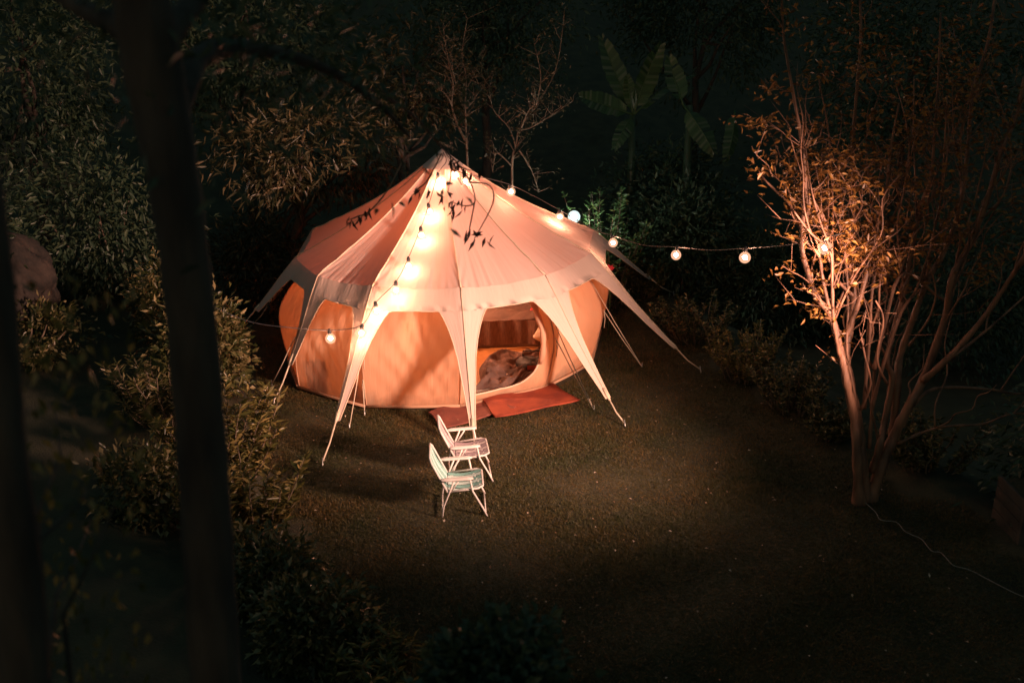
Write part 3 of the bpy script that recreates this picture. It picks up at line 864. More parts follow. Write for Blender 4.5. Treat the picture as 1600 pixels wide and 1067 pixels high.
# ------------------------------------------------------------------ multi-stemmed tree on the right
TB = at_ground(1350, 785)
def crape():
    e = empty('multi_stemmed_tree', TB, 'tall multi-stemmed tree with smooth pinkish bark and rust leaves, right of the lawn', 'tree')
    Y0 = TB.y
    # (pixel path, start depth offset, end depth offset, start radius, end radius)
    stems = [
        ([(1343, 786), (1339, 717), (1335, 658), (1323, 599), (1316, 560), (1298, 493), (1276, 466), (1263, 429), (1253, 389), (1254, 350), (1258, 284), (1252, 220), (1240, 150), (1225, 60), (1221, -20)], 0, .3, .060, .010, 'trunk'),
        ([(1254, 352), (1232, 318), (1197, 284), (1180, 262)], .22, .5, .02, .008, 'limb'),
        ([(1298, 493), (1285, 436), (1280, 402), (1263, 382), (1256, 372)], .1, .18, .022, .014, 'limb'),
        ([(1312, 557), (1302, 500), (1300, 440), (1296, 392), (1266, 364), (1240, 330)], .0, -.3, .024, .008, 'limb'),
        ([(1355, 779), (1347, 717), (1343, 670), (1330, 600), (1322, 554), (1330, 503), (1334, 463), (1329, 419), (1334, 390), (1335, 335), (1333, 234), (1338, 150), (1345, 60), (1343, -20)], .08, .9, .062, .012, 'trunk'),
        ([(1322, 524), (1342, 470), (1356, 419), (1369, 362), (1379, 321), (1386, 285), (1392, 230), (1405, 160)], .25, .5, .034, .010, 'trunk'),
        ([(1334, 463), (1310, 440), (1298, 412), (1293, 380), (1284, 340), (1270, 310)], .25, .0, .02, .008, 'limb'),
        ([(1329, 419), (1318, 392), (1314, 360), (1312, 330)], .3, .5, .018, .008, 'limb'),
        ([(1356, 419), (1340, 400), (1318, 392), (1306, 372)], .35, .2, .014, .006, 'limb'),
        ([(1369, 362), (1348, 332), (1330, 318), (1312, 306)], .35, .6, .012, .005, 'limb'),
        ([(1363, 737), (1376, 690), (1382, 658), (1394, 591), (1386, 557), (1413, 456), (1420, 412), (1430, 362), (1440, 318), (1455, 274), (1460, 210), (1466, 120), (1470, 20)], .1, .8, .045, .010, 'trunk'),
        ([(1357, 782), (1378, 725), (1398, 678), (1422, 630), (1441, 595), (1477, 497), (1487, 436), (1521, 369), (1548, 294), (1565, 234), (1589, 180), (1600, 120)], .1, .3, .070, .016, 'trunk'),
        ([(1394, 688), (1402, 600), (1406, 557), (1427, 497), (1447, 443), (1477, 389), (1501, 318), (1512, 234), (1520, 150), (1545, 60), (1556, -20)], .25, 1.2, .05, .014, 'trunk'),
        ([(1441, 595), (1477, 564), (1531, 504), (1578, 436), (1599, 402), (1640, 340)], .1, -.3, .042, .016, 'limb'),
        ([(1402, 693), (1440, 676), (1477, 666), (1536, 662), (1583, 646), (1640, 650)], .15, -.1, .018, .008, 'limb'),
        ([(1426, 634), (1461, 607), (1536, 607), (1599, 615), (1650, 600)], .1, .5, .020, .009, 'limb'),
        ([(1477, 564), (1512, 540), (1560, 500), (1610, 455)], .0, .4, .02, .008, 'limb'),
        ([(1413, 456), (1405, 400), (1402, 350), (1412, 300), (1418, 250)], .4, .2, .014, .007, 'limb'),
        ([(1447, 443), (1455, 380), (1470, 310), (1475, 240), (1480, 150)], .6, .4, .016, .007, 'limb'),
        ([(1477, 389), (1470, 350), (1462, 318)], .7, .8, .012, .006, 'limb'),
        ([(1501, 318), (1500, 260), (1490, 210), (1488, 120)], .9, .6, .012, .006, 'limb'),
        ([(1345, 640), (1360, 600), (1352, 560), (1344, 520)], .1, -.1, .018, .008, 'limb'),
        ([(1372, 690), (1362, 640), (1352, 600)], .15, .2, .014, .008, 'limb'),
        ([(1386, 600), (1370, 560), (1380, 500), (1368, 470)], .15, -.2, .016, .008, 'limb'),
        ([(1420, 540), (1450, 500), (1462, 460), (1455, 420)], .3, .1, .014, .007, 'limb'),
        ([(1487, 436), (1500, 380), (1498, 330), (1512, 270)], .3, .1, .014, .007, 'limb'),
    ]
    for i, xt in enumerate((1300, 1362, 1404, 1440, 1500, 1566)):
        x0, y0 = 1346 + i*4, 700 - (i % 3)*62
        f = (xt - 1350)
        w = lambda a: a*sin(i*2.3 + a)
        stems.append(([(x0, y0), (x0 + f*.10 + w(5), y0 - 75), (x0 + f*.24 + w(11), y0 - 150), (x0 + f*.50 + w(9), 465 + w(14)), (x0 + f*.66 + w(13), 380), (xt + w(10), 300), (xt + w(16), 215), (xt + w(24), 120)], .12 + .05*(i % 3), .5 + .2*(i % 4), .024, .006, 'limb'))
    tips = []
    tw, tw0 = [], []
    for path, d0, d1, r0, r1, nm in stems:
        n = len(path)
        pts = [at_depth(x, y, Y0 + d0 + (d1 - d0)*i/(n - 1) + .03*sin(2.3*i + r0*50)) for i, (x, y) in enumerate(path)]
        if path[0][1] > 770: pts[0] = pts[0] + Vector((0, 0, -.05))
        rad = [r0 + (r1 - r0)*(i/(n - 1))**.75 for i in range(n)]
        P, Rr = refine(pts, rad, 5)
        Rr = [r*(1 + .10*sin(i*1.7) + .07*sin(i*3.3 + n)) for i, r in enumerate(Rr)]
        if path[0][1] > 770: Rr[0] *= 1.5; Rr[1] *= 1.3; Rr[2] *= 1.12
        b = MB(); b.tube(P, Rr, 10 if nm == 'trunk' else 7); b.build(nm, M_BARK_PALE, e)
        tw0 += [(P[i], Rr[i]) for i in range(8, len(P), 4) if .7 < P[i].z < 3.4]
        for i in range(6, len(P), 3):
            if P[i].z > 1.7 and random.random() < .38:
                tw.append((P[i], Rr[i]))
        tips.append(P[-1])
    # slender whips that fill the fan between the main stems
    for _ in range(46):
        p, r_ = random.choice(tw0)
        out = (p.x - TB.x)*.30
        q = p + Vector((out*random.uniform(.3, 1.4) + random.gauss(.10, .20), random.gauss(.15, .3), random.uniform(.6, 1.7)))
        pts = wiggle(p, q, 6, .06)
        P, Rr = refine(pts, [min(.012, r_*.6)*(1 - .8*i/6) + .002 for i in range(7)], 3)
        b = MB(); b.tube(P, Rr, 5); b.build('limb', M_BARK_PALE, e)
        tw += [(P[i], Rr[i]) for i in range(9, len(P), 5) if P[i].z > 2.3 and random.random() < .5]
    # twigs, each with a little spray of leaves
    C, D = [], []
    tb = MB()
    for p, r in tw:
        for _ in range(2):
            L = random.uniform(.25, .75)
            d = Vector((random.gauss(-.1, .6), random.gauss(0, .6), random.uniform(.1, 1.0))).normalized()
            q = p + d*L
            pts = wiggle(p, q, 4, .03)
            tb.tube(pts, [min(r*.5, .008), .005, .004, .003, .002], 4)
            k2 = q + Vector((random.gauss(0, .15), random.gauss(0, .15), random.uniform(.05, .3)))
            tb.tube([pts[3], k2], [.004, .002], 3)
            dens = 1.0 if p.z > 2.45 else .25
            for base_pt in (q, k2, pts[3]):
                if random.random() > dens*.8: continue
                for _ in range(random.randint(4, 9)):
                    C.append(base_pt + Vector((random.gauss(0, .07), random.gauss(0, .07), random.gauss(0, .045))))
                    D.append(Vector((random.gauss(0, 1), random.gauss(0, 1), random.gauss(.1, .5))))
    tag(tb.build('twigs', M_BARK_PALE, e), kind='stuff')
    # leaf sprays that stand out in the lower left of the crown
    for px, py, dy, n, sx, sz in ((1225, 268, .4, 130, .20, .07), (1268, 250, .3, 150, .16, .10), (1290, 310, .2, 90, .15, .05), (1330, 398, .2, 70, .08, .07), (1262, 340, .3, 60, .12, .05), (1335, 250, .5, 120, .10, .16),
                                  (1365, 285, .5, 60, .12, .06), (1180, 195, .5, 80, .13, .05), (1284, 488, .0, 60, .10, .04), (1290, 435, .1, 30, .05, .05), (1230, 30, .3, 50, .08, .1), (1210, 140, .3, 50, .1, .06), (1280, 115, .4, 40, .1, .06), (1400, 90, .5, 160, .3, .2), (1460, 150, .8, 160, .3, .2), (1400, 440, .6, 120, .2, .1), (1470, 370, .5, 100, .2, .08), (1330, 60, .6, 160, .25, .2), (1530, 100, .9, 160, .3, .3), (1240, 300, .35, 60, .12, .05)):
        c = at_depth(px, py, Y0 + dy)
        for _ in range(int(n*.7)):
            C.append(c + Vector((random.gauss(0, sx), random.gauss(0, .15), random.gauss(0, sz))))
            D.append(Vector((random.gauss(0, 1), random.gauss(0, 1), random.gauss(.2, .6))))
    C = np.array([tuple(c) for c in C]); D = np.array([tuple(c) for c in D])
    Vv, F = leaf_arrays(C, D, .05 + .055*RNG.random(len(C)), .022 + .02*RNG.random(len(C)))
    tri_mesh('crown', Vv, F, M_LEAF_AU, e)
crape()

# ------------------------------------------------------------------ trees close to the viewpoint, left
def fore_tree():
    YT = 3.3
    base = at_depth(352, 1250, YT + .05)
    pts = [at_depth(375, 1500, YT), at_depth(348, 1200, YT), at_depth(333, 1000, YT), at_depth(322, 800, YT), at_depth(308, 600, YT), at_depth(288, 400, YT), at_depth(262, 230, YT), at_depth(236, 90, YT), at_depth(215, -40, YT), at_depth(200, -160, YT)]
    g = pts[0].copy(); g.z = ground(g.x, g.y) - .1
    pts = [g, g.lerp(pts[0], .5)] + pts
    rad = [x*.83 for x in (.21, .17, .135, .125, .120, .112, .105, .100, .105, .115, .10, .09)]
    e = empty('foreground_tree', (g.x, g.y, g.z + .1), 'dark out of focus tree trunk rising close to the viewpoint at left', 'tree')
    P, Rr = refine(pts, rad, 5); b = MB(); b.tube(P, [r*(1 + .03*sin(i*1.9)) for i, r in enumerate(Rr)], 16); b.build('trunk', M_BARK, e)
    lim = [([(258, 215), (290, 130), (312, 90), (355, 74), (420, 80), (490, 100), (545, 128), (600, 170), (640, 215)], 0, 2.4, .055, .010),
           ([(232, 80), (180, 40), (120, 10), (40, -40)], 0, .3, .05, .02),
           ([(236, 95), (290, 20), (340, -40)], 0, .5, .05, .03),
           ([(545, 128), (600, 150), (650, 185), (690, 230), (712, 252)], 1.9, 4.6, .012, .006)]
    ends = []
    for path, d0, d1, r0, r1 in lim:
        n = len(path)
        q = [at_depth(x, y, YT + d0 + (d1 - d0)*i/(n - 1)) for i, (x, y) in enumerate(path)]
        P, Rr = refine(q, [r0 + (r1 - r0)*i/(n - 1) for i in range(n)], 4)
        b = MB(); b.tube(P, Rr, 8); b.build('limb', M_BARK, e); ends.append(P)
    # hanging leafy twigs, dark against the tent
    Y2 = 7.9
    tw = [[(700, 235), (706, 262), (700, 300)], [(712, 252), (735, 285), (742, 315), (728, 322), (706, 316)], [(735, 285), (765, 290), (770, 318), (742, 372)], [(706, 262), (722, 290)],
          [(712, 252), (722, 262), (742, 268)], [(742, 315), (735, 350), (733, 362)], [(690, 240), (668, 282), (652, 296), (646, 300)], [(645, 215), (610, 290), (578, 330), (560, 338), (542, 345)], [(578, 330), (570, 345)]]
    leaves = [(700, 300), (693, 292), (706, 316), (712, 312), (712, 322), (700, 318), (718, 312), (733, 356), (745, 372), (762, 378), (755, 372), (736, 366), (728, 358), (724, 262), (715, 250), (704, 246), (742, 268), (712, 258), (728, 262), (646, 300), (652, 296), (664, 300), (560, 338), (566, 334), (552, 342), (572, 330), (545, 346), (580, 326), (680, 300), (688, 304), (672, 296), (722, 325), (710, 330)]
    for path in tw:
        q = [at_depth(x, y, Y2) for x, y in path]
        P, Rr = refine(q, [.006]*(len(q) - 1) + [.003], 5); b = MB(); b.tube(P, Rr, 5); b.build('twig', M_TWIG, e)
    C, D = [], []
    for x, y in leaves:
        for _ in range(2):
            C.append(tuple(at_depth(x + random.gauss(0, 3), y + random.gauss(0, 3), Y2 + random.gauss(0, .05)))); D.append((random.gauss(0, .5), random.gauss(0, .4), -1 + random.gauss(0, .5)))
    C, D = np.array(C), np.array(D)
    Vv, F = leaf_arrays(C, D, .07 + .045*RNG.random(len(C)), .02 + .012*RNG.random(len(C)), up=0)
    tri_mesh('hanging_leaves', Vv, F, M_LEAF_RD, e)
    # crown overhead along the long limb
    C, D = [], []
    for P in ends[:3]:
        for p in P[5:]:
            for _ in range(26):
                C.append(tuple(p + Vector((random.gauss(0, .25), random.gauss(0, .3), random.gauss(.05, .22))))); D.append((random.gauss(0, 1), random.gauss(0, 1), random.gauss(-.6, .5)))
    C, D = np.array(C), np.array(D)
    Vv, F = leaf_arrays(C, D, .06 + .05*RNG.random(len(C)), .018 + .012*RNG.random(len(C)))
    tri_mesh('crown', Vv, F, M_LEAF_DK, e)
fore_tree()
def side_trunk():
    Y = 2.6
    pts = [at_depth(75, 1700, Y), at_depth(45, 1200, Y), at_depth(28, 900, Y), at_depth(5, 700, Y), at_depth(-12, 450, Y), at_depth(-40, 200, Y)]
    g = pts[0].copy(); g.z = ground(g.x, g.y) - .1
    e = empty('foreground_tree', (g.x, g.y, g.z + .1), 'blurred brown trunk at the extreme left edge, nearest the viewpoint', 'tree')
    P, Rr = refine([g] + pts, [.16, .10, .085, .075, .065, .06, .05], 4); b = MB(); b.tube(P, Rr, 12); b.build('trunk', M_BARK, e)
    C, D = [], []
    for i in range(330):
        x, y = random.gauss(120, 85), random.uniform(430, 1067)
        if x > 250: continue
        C.append(tuple(at_depth(x, y, Y + random.uniform(.2, 1.2)))); D.append((random.gauss(0, .5), random.gauss(0, .5), -1))
    C, D = np.array(C), np.array(D)
    Vv, F = leaf_arrays(C, D, .045 + .035*RNG.random(len(C)), .018 + .014*RNG.random(len(C)), up=0)
    tri_mesh('crown', Vv, F, M_LEAF_YG, e)
    for k in range(5):
        t = MB(); q = C[k*11]; t.tube(wiggle(P[8 + k], q, 4, .05), [.012, .01, .008, .005, .003], 5); t.build('limb', M_BARK, e)
side_trunk()

def sprig_shrub(name, label, cat, base, R, H, shoots, per, leaf, mat, group=None, lean=.35):
    bx, by = base; bz = ground(bx, by)
    e = empty(name, (bx, by, bz), label, cat, group)
    C, D = [], []
    for s in range(shoots):
        a = random.uniform(0, 2*pi); rr = R*sqrt(random.random())
        p0 = Vector((bx + .4*rr*cos(a), by + .4*rr*sin(a), bz - .05)); h = H*random.uniform(.45, 1.05)
        p1 = Vector((bx + rr*cos(a)*(1 + lean*.3), by + rr*sin(a), bz + h))
        pts = wiggle(p0, p1, 5, .05*R)
        b = MB(); b.tube(pts, [.014, .012, .010, .008, .006, .003], 5); b.build('stem', M_TWIG, e)
        for i in range(per):
            t = random.uniform(.25, 1.0); f = t*5; k = min(4, int(f)); q = pts[k].lerp(pts[k + 1], f - k)
            b2 = random.uniform(0, 2*pi)
            C.append(tuple(q)); D.append((cos(b2), sin(b2), random.uniform(.1, 1.1)))
    C, D = np.array(C), np.array(D)
    Vv, F = leaf_arrays(C, D, leaf[0]*(.6 + .7*RNG.random(len(C))), leaf[1]*(.6 + .7*RNG.random(len(C))))
    tri_mesh('foliage', Vv, F, mat, e)
    return e
# ------------------------------------------------------------------ hedge along the left of the lawn
HG = 'leafy shrubs along the left edge of the lawn'
for lab, px, r, n, lf in (
    ('tall hedge shrub beside the tent guy rope, just right of the dark trunk top', (322, 640), (.62, .8, .90), 5600, (.10, .045)),
    ('hedge shrub with yellow fern-like leaves right of the dark trunk at half height', (358, 760), (.58, .6, .62), 5000, (.09, .04)),
    ('lit hedge shrub right of the dark trunk, level with the chairs', (388, 850), (.52, .55, .52), 4600, (.085, .038)),
    ('hedge shrub at the lawn edge below the level of the chairs', (432, 950), (.46, .5, .42), 3800, (.08, .038)),
    ('low hedge shrub at the bottom of the picture right of the trunk foot', (500, 1040), (.5, .45, .42), 4600, (.075, .035)),
    ('lowest hedge shrub at the bottom edge beside the black rounded shrub top', (610, 1085), (.42, .4, .30), 3600, (.07, .033)),
    ('glossy shrub with narrow arching leaves left of the dark trunk', (262, 690), (.55, .6, .5), 6000, (.085, .024)),
    ('shrub left of the dark trunk, low down in the shade', (245, 850), (.52, .5, .45), 3000, (.075, .036)),
    ('shrub behind the dark trunk at its upper left, beyond the hedge', (268, 560), (.55, .7, .7), 3200, (.08, .038)),
    ('dim shrub at far left below the brown rock', (60, 640), (.8, .7, .45), 2600, (.08, .038))):
    p = at_ground(*px)
    if 'fern' in lab or 'arching' in lab or 'lowest' in lab or 'level with' in lab:
        sprig_shrub('hedge_shrub', lab, 'shrub', (p.x, p.y), r[0]*1.25, r[2]*1.75, 34, 60, (lf[0]*1.7, lf[1]*1.0), M_LEAF_YG if 'arching' not in lab else M_LEAF_HG, HG)
    else:
        shrub('hedge_shrub', lab, 'shrub', (p.x, p.y), r, n, (lf[0]*1.15, lf[1]*1.1), M_LEAF_HG, HG, clumps=70, stems=6, spread=.17, lift=.75)

# ------------------------------------------------------------------ low border on the right
RG = 'low border shrubs along the right edge of the lawn'
for lab, px, r, n in (
    ('low border shrub nearest the tent, behind its right guy rope', (1000, 460), (.55, .5, .42), 4200),
    ('low border shrub with pale twigs right of the tent guy ropes', (1085, 530), (.6, .45, .40), 4200),
    ('rounded yellow green border shrub midway along the right edge', (1165, 590), (.55, .45, .48), 5200),
    ('border shrub just left of the multi-stemmed tree', (1235, 640), (.5, .4, .42), 4200),
    ('last low border shrub, at the foot of the multi-stemmed tree', (1295, 680), (.35, .3, .25), 2200),
    ('dark low shrub right of the multi-stemmed tree foot', (1450, 730), (.5, .4, .35), 2600)):
    p = at_ground(*px)
    sprig_shrub('border_shrub', lab, 'shrub', (p.x, p.y), r[0]*1.2, r[2]*1.7, 44, 55, (.075, .035), M_LEAF_YG if 'yellow' in lab or 'nearest the tent' in lab else M_LEAF_HG, RG)

# ------------------------------------------------------------------ plants behind the tent
p = at_depth(930, 330, 17.3)
sprig_shrub('green_shrub', 'fresh green leafy shrub lit by the white lamp behind the tent', 'shrub', (p.x + .15, p.y), .80, 2.0, 64, 52, (.13, .05), M_LEAF_GR)
BG = 'shrubs massed behind the tent and right of it'
for lab, x, y, r, n, lf, mt in (
    ('dark leafy shrub behind the second hanging bulb', 3.3, 18.3, (1.1, .8, 1.1), 6000, (.14, .05), M_LEAF_DK),
    ('dark grassy shrub behind the third hanging bulb', 4.8, 17.8, (1.1, .8, 1.0), 6000, (.16, .035), M_LEAF_DK),
    ('dark shrub under the banana leaves', 3.0, 20.3, (1.3, .8, 1.3), 6000, (.15, .05), M_LEAF_DK),
    ('dark shrub between the third bulb and the bare tree', 6.5, 18.0, (1.4, 1.0, 1.4), 6000, (.14, .05), M_LEAF_DK),
    ('small olive shrub right behind the tent corner under the first bulb', 1.75, 17.2, (.5, .4, .7), 3200, (.08, .03), M_LEAF_OL),
    ('dark shrub right behind the multi-stemmed tree', 7.6, 15.8, (1.2, 1.0, 1.5), 6000, (.12, .045), M_LEAF_DK),
    ('dark shrub low at the right edge behind the tree', 6.4, 9.6, (1.0, 1.0, 1.2), 5000, (.12, .045), M_LEAF_DK),
    ('olive shrub left behind the tent', -4.6, 17.6, (1.0, .8, 1.0), 5000, (.15, .035), M_LEAF_OL),
    ('dark shrub far left on the bank', -7.2, 17.0, (1.5, 1.0, 1.4), 5000, (.14, .05), M_LEAF_DK),
    ('dark shrub behind the brown rock at far left', -8.6, 14.6, (1.2, 1.0, 1.2), 5000, (.14, .05), M_LEAF_DK)):
    shrub('background_shrub', lab, 'shrub', (x, y), r, n, lf, mt, BG, 45, 5, .23, .3, .85)
TG = 'dark trees closing the garden at the back'
for lab, bs, cc, cr, n, lf, mt in (
    ('willowy tree with long pointed leaves hanging left of the tent peak', (-4.1, 17.6), (-3.5, 16.9, 3.0), (1.9, 1.0, .95), 2700, (.20, .042), M_LEAF_OL),
    ('willowy tree with long pointed leaves close behind the tent peak', (-2.2, 19.2), (-2.0, 18.8, 3.9), (1.5, .9, 1.1), 2000, (.19, .040), M_LEAF_OL),
    ('dark tree at upper left behind the foreground limb', (-5.6, 20.5), (-5.2, 20.3, 4.6), (2.2, 1.4, 1.9), 7000, (.16, .05), M_LEAF_DK),
    ('dark tree in the top left corner', (-9.4, 19.5), (-9.2, 19.5, 4.0), (2.4, 1.5, 2.2), 7000, (.16, .05), M_LEAF_DK),
    ('dark tree at the top centre behind the tent peak', (-.6, 22.6), (-.4, 22.4, 5.2), (2.2, 1.4, 1.8), 7000, (.15, .045), M_LEAF_DK),
    ('dark tree at the top behind the banana plant', (4.3, 23.8), (4.3, 23.8, 5.2), (2.4, 1.5, 2.0), 7000, (.16, .05), M_LEAF_DK),
    ('dark tree at upper right behind the bare stems', (8.0, 20.5), (8.0, 20.5, 4.2), (2.4, 1.6, 2.2), 7000, (.15, .05), M_LEAF_DK),
    ('dark tree in the top right corner', (10.4, 16.5), (10.4, 16.5, 4.0), (2.0, 1.6, 2.2), 6000, (.15, .05), M_LEAF_DK)):
    tree('background_tree', lab, bs, 0, cc, cr, n, lf, mt, TG, .11, 70, 8, spread=.13)

# thin twiggy shrubs behind the peak
def twiggy(label, paths, Y, leaves):
    p0 = at_depth(*paths[0][0], Y)
    e = empty('twiggy_shrub', (p0.x, p0.y, ground(p0.x, p0.y)), label, 'shrub', 'twiggy shrubs behind the tent peak')
    C, D = [], []
    for i, path in enumerate(paths):
        q = [at_depth(x, y, Y + .25*sin(i*2 + j*.5)) for j, (x, y) in enumerate(path)]
        if i == 0: q = [Vector((q[0].x + .05, q[0].y, ground(q[0].x, q[0].y) - .1))] + q
        r0 = .026 if len(path) > 4 else .016
        n = len(q)
        P, Rr = refine(q, [r0*(1 - .75*j/(n - 1)) for j in range(n)], 5); b = MB(); b.tube(P, Rr, 6); b.build('stem', M_TWIG, e)
        b = MB()
        for p in P[4::2]:
            for _ in range(3):
                t = p + Vector((random.gauss(0, .18), random.gauss(0, .15), random.uniform(.05, .35)))
                b.tube(wiggle(p, t, 3, .02), [.007, .005, .004, .002], 4)
                for _ in range(leaves):
                    C.append(tuple(t + Vector((random.gauss(0, .07), random.gauss(0, .07), random.gauss(0, .07))))); D.append((random.gauss(0, 1), random.gauss(0, 1), random.gauss(0, .7)))
        tag(b.build('twigs', M_TWIG, e), kind='stuff')
    C, D = np.array(C), np.array(D)
    Vv, F = leaf_arrays(C, D, .05 + .05*RNG.random(len(C)), .02 + .015*RNG.random(len(C)))
    tri_mesh('foliage', Vv, F, M_LEAF_OL, e)
twiggy('slender pale stemmed shrub standing right behind the tent peak', [[(730, 250), (728, 200), (727, 160), (728, 120), (722, 85), (730, 30)], [(727, 220), (715, 195), (706, 165), (708, 130), (700, 95), (692, 40)], [(706, 165), (698, 150), (686, 140)], [(728, 170), (742, 155), (748, 132)], [(728, 140), (740, 120)], [(712, 130), (705, 105), (695, 80)]], 17.9, 6)
twiggy('spreading twiggy shrub leaning right behind the tent roof', [[(800, 270), (806, 230), (812, 200), (838, 165), (868, 110), (880, 40)], [(812, 205), (835, 197), (862, 180), (896, 158)], [(815, 200), (825, 175), (840, 160)], [(806, 230), (795, 200), (770, 170), (765, 130)], [(800, 260), (776, 240), (770, 270)], [(838, 165), (845, 120), (835, 70)], [(812, 236), (830, 265), (842, 300)]], 17.6, 7)

# ------------------------------------------------------------------ banana plant
def banana(label, base, specs):
    e = empty('banana_plant', (base.x, base.y, ground(base.x, base.y)), label, 'plant')
    crown_pt = Vector((base.x, base.y, specs[0][0].z))
    b = MB(); g = Vector((base.x, base.y, ground(base.x, base.y) - .1)); b.tube([g, g.lerp(crown_pt, .5) + Vector((.03, 0, 0)), crown_pt], [.13, .10, .06], 10); b.build('trunk', M_LEAF_DK, e)
    for root, tip, w, sag, tilt in specs:
        b = MB(); axis = tip - root; side = Vector((cos(tilt), sin(tilt)*.6, sin(tilt)*.6))
        side = (side - axis.normalized()*side.dot(axis.normalized())).normalized()
        nrm = axis.normalized().cross(side)
        def mid(t): return root.lerp(tip, t) + Vector((0, 0, -sag*t*t)) + nrm*.06*sin(pi*t)
        n = 22
        for sg in (-1, 1):
            for i in range(n):
                if random.random() < .05: continue
                t0, t1 = .12 + .88*i/n, .12 + .88*(i + 1.0)/n
                def ww(t): return w*(sin(pi*min(1, (t - .08)/.95)**.75)**.6 + .02)
                a, c_ = mid(t0), mid(t1); j = random.uniform(-.10, .05)*w
                b.add([a, c_, c_ + side*sg*(ww(t1) + j) - nrm*.25*w + axis*.05, a + side*sg*(ww(t0) + j) - nrm*.25*w + axis*.05], [(0, 1, 2, 3)])
        lf = b.build('leaf', M_BANANA, e, False)
        b = MB(); b.tube([mid(i/10) for i in range(11)], [.022 - .0018*i for i in range(11)], 6); sub(b.build('midrib', M_BANANA), lf)
B1 = at_depth(985, 260, 20.4)
r1 = at_depth(990, 180, 20.4)
banana('tall banana plant with upright and drooping leaves behind the tent on the right', B1, [
    (r1, at_depth(980, 118, 20.2), .13, .0, .2), (r1, at_depth(1032, 70, 20.4), .24, .0, .5), (r1, at_depth(905, 140, 20.1), .22, .15, 1.0), (r1, at_depth(960, 225, 19.9), .16, .1, .7), (r1, at_depth(1080, 110, 20.7), .22, .1, .9), (r1, at_depth(940, 60, 20.8), .22, .0, .3)])
r2 = at_depth(1068, 165, 19.6)
B2 = at_depth(1072, 260, 19.6)
banana('smaller banana plant with torn grey hanging leaves', B2, [(r2, at_depth(1116, 238, 19.2), .22, .02, .35), (r2 + Vector((1.0, 0, -.1)), at_depth(1135, 250, 19.2), .17, .02, .9), (r2, at_depth(1045, 90, 19.9), .2, .0, .2)])

# ------------------------------------------------------------------ rocks, cable, box, flower
def rock(name, label, c, r, mat, seed):
    rg = np.random.default_rng(seed); ph = rg.random((6, 3))*6
    b = MB()
    def P(u, t):
        a, th = 2*pi*u, pi*t
        d = Vector((sin(th)*cos(a), sin(th)*sin(a), cos(th)))
        s = 1 + .16*sin(2.2*d.x*2 + ph[0, 0]) * sin(2.5*d.y + ph[0, 1]) + .10*sin(5*d.z + 4*d.x + ph[1, 0]) + .06*sin(9*d.y - 7*d.x + ph[1, 1]) + .035*sin(17*d.x + 13*d.z + ph[2, 0]) + .03*abs(sin(11*d.x - 15*d.y + 8*d.z + ph[2, 1])) + .02*sin(31*d.x + 27*d.y + ph[3, 0])*sin(23*d.z + ph[3, 1]) + .012*sin(57*d.y - 49*d.z)
        return Vector((c[0] + d.x*r[0]*s, c[1] + d.y*r[1]*s, c[2] + d.z*r[2]*s))
    b.grid(110, 64, P)
    return tag(b.build(name, mat), label, 'rock')
for lab, px, rr in (('black rounded shrub top at the bottom edge, nearest the viewpoint', (800, 1075), (.24, .3, .30)), ('smaller black shrub top left of the rounded one at the bottom edge', (722, 1085), (.14, .2, .26))):
    p = at_depth(*px, 4.4)
    e = empty('dark_shrub', (p.x, p.y, ground(p.x, p.y)), lab, 'shrub', 'dark shrub tops at the bottom edge')
    foliage('foliage', M_LEAF_DK, e, (p.x, p.y, p.z), rr, 5000, (.07, .045), 60, .28, .2, shell=.3)
    foliage('inner_foliage', M_LEAF_DK, e, (p.x, p.y, p.z - .7), (rr[0]*1.2, rr[1], .5), 2500, (.09, .05), 60, .28, .2, shell=.3)
    for i in range(5):
        b = MB(); b.tube(wiggle((p.x + random.gauss(0, .04), p.y, ground(p.x, p.y) - .1), (p.x + random.gauss(0, .1), p.y + random.gauss(0, .1), p.z + .1), 5, .05), [.03, .026, .022, .016, .01, .005], 6); b.build('stem', M_BARK, e)
p = at_depth(30, 400, 13.6); rock('boulder', 'brown weathered rock on the bank at the far left edge', (p.x - .5, p.y + .6, p.z - .62), (.62, .6, .66), M_ROCK, 5)

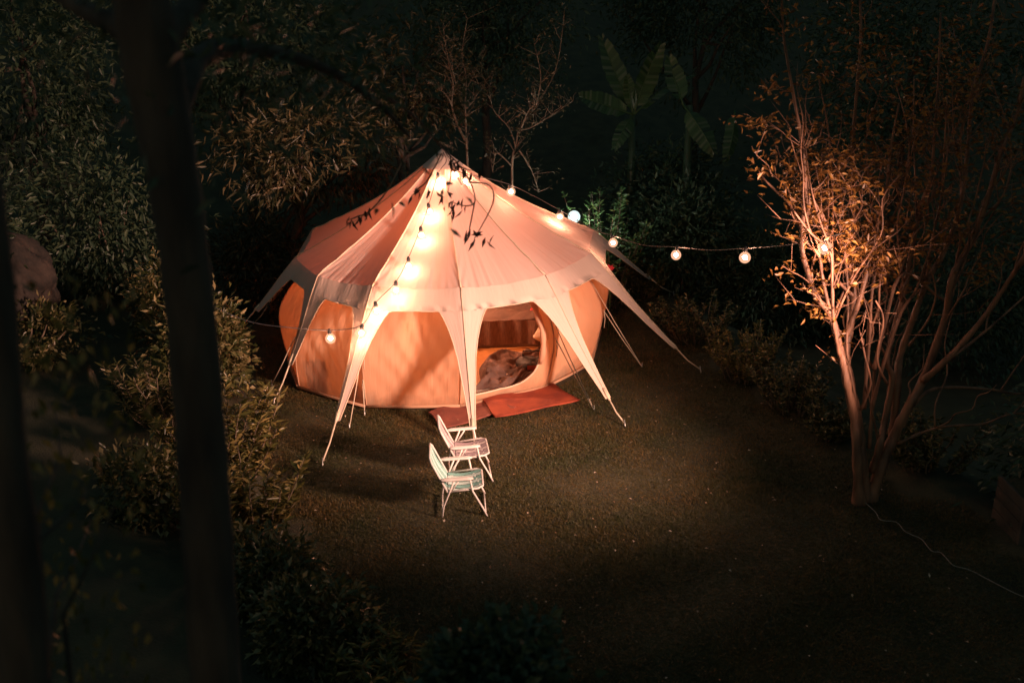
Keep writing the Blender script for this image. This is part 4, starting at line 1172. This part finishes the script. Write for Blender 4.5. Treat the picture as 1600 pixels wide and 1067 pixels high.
pts = [(1352, 785), (1368, 800), (1376, 812), (1400, 815), (1412, 828), (1424, 835), (1440, 842), (1455, 860), (1470, 863), (1484, 878), (1492, 884), (1515, 890), (1548, 907), (1590, 928), (1640, 945)]
M_WCABLE = rough_mat('white_cable', (.16, .15, .13), (.24, .22, .19), 20, .5, 0)
b = MB(); q = [at_ground(x, y, .045) for x, y in pts]; P, Rr = refine(q, [.0045]*len(q), 4); b.tube(P, Rr, 6)
tag(b.build('power_cable', M_WCABLE), 'thin white cable snaking over the grass from the multi-stemmed tree', 'cable')

c = at_ground(1608, 850); M_PLANK = rough_mat('grey_plank', (.03, .028, .022), (.06, .053, .04), 5, .85, .4, 30, stretch=(.3, 1, 1))
e = empty('timber_planter', (c.x + .15, c.y + .15, ground(c.x, c.y)), 'weathered timber planter box at the right edge below the tree', 'planter')
gz = lawn(c.x, c.y) - .05
for i in range(4):
    b = MB(); b.box((c.x + .25, c.y + .0, gz + .09 + .135*i), .75, .035, .125, 0, .008); b.build('plank', M_PLANK, e, False)
    b = MB(); b.box((c.x - .12, c.y + .30, gz + .09 + .135*i), .035, .56, .125, 0, .008); b.build('plank', M_PLANK, e, False)
b = MB(); b.box((c.x - .10, c.y + .0, gz + .29), .07, .07, .62, 0, .008); b.build('corner_post', M_PLANK, e, False)
b = MB(); b.box((c.x + .25, c.y + .3, gz + .50), .70, .54, .03); b.build('soil', M_SOIL, e, False)

p = at_depth(953, 419, 15.6); b = MB()
M_FLOWER = rough_mat('red_petal', (.45, .02, .03), (.6, .03, .05), 8, .6, 0)
e = empty('red_flower', (p.x, p.y, ground(p.x, p.y)), 'small red flower on a stem behind the tent right corner', 'flower')
for i in range(7):
    a = 2*pi*i/7; d = Vector((cos(a), sin(a)*.6, sin(a)*.5)); s = Vector((-sin(a), cos(a)*.6, cos(a)*.5))
    b = MB(); b.add([p, p + d*.05 + s*.022, p + d*.085 + Vector((0, 0, .01)), p + d*.05 - s*.022], [(0, 1, 2, 3)]); b.build('petal', M_FLOWER, e)
b = MB(); b.tube([(p.x, p.y, ground(p.x, p.y) - .05), (p.x + .02, p.y, p.z*.5), p], .006, 5); b.build('stem', M_LEAF_GR, e)
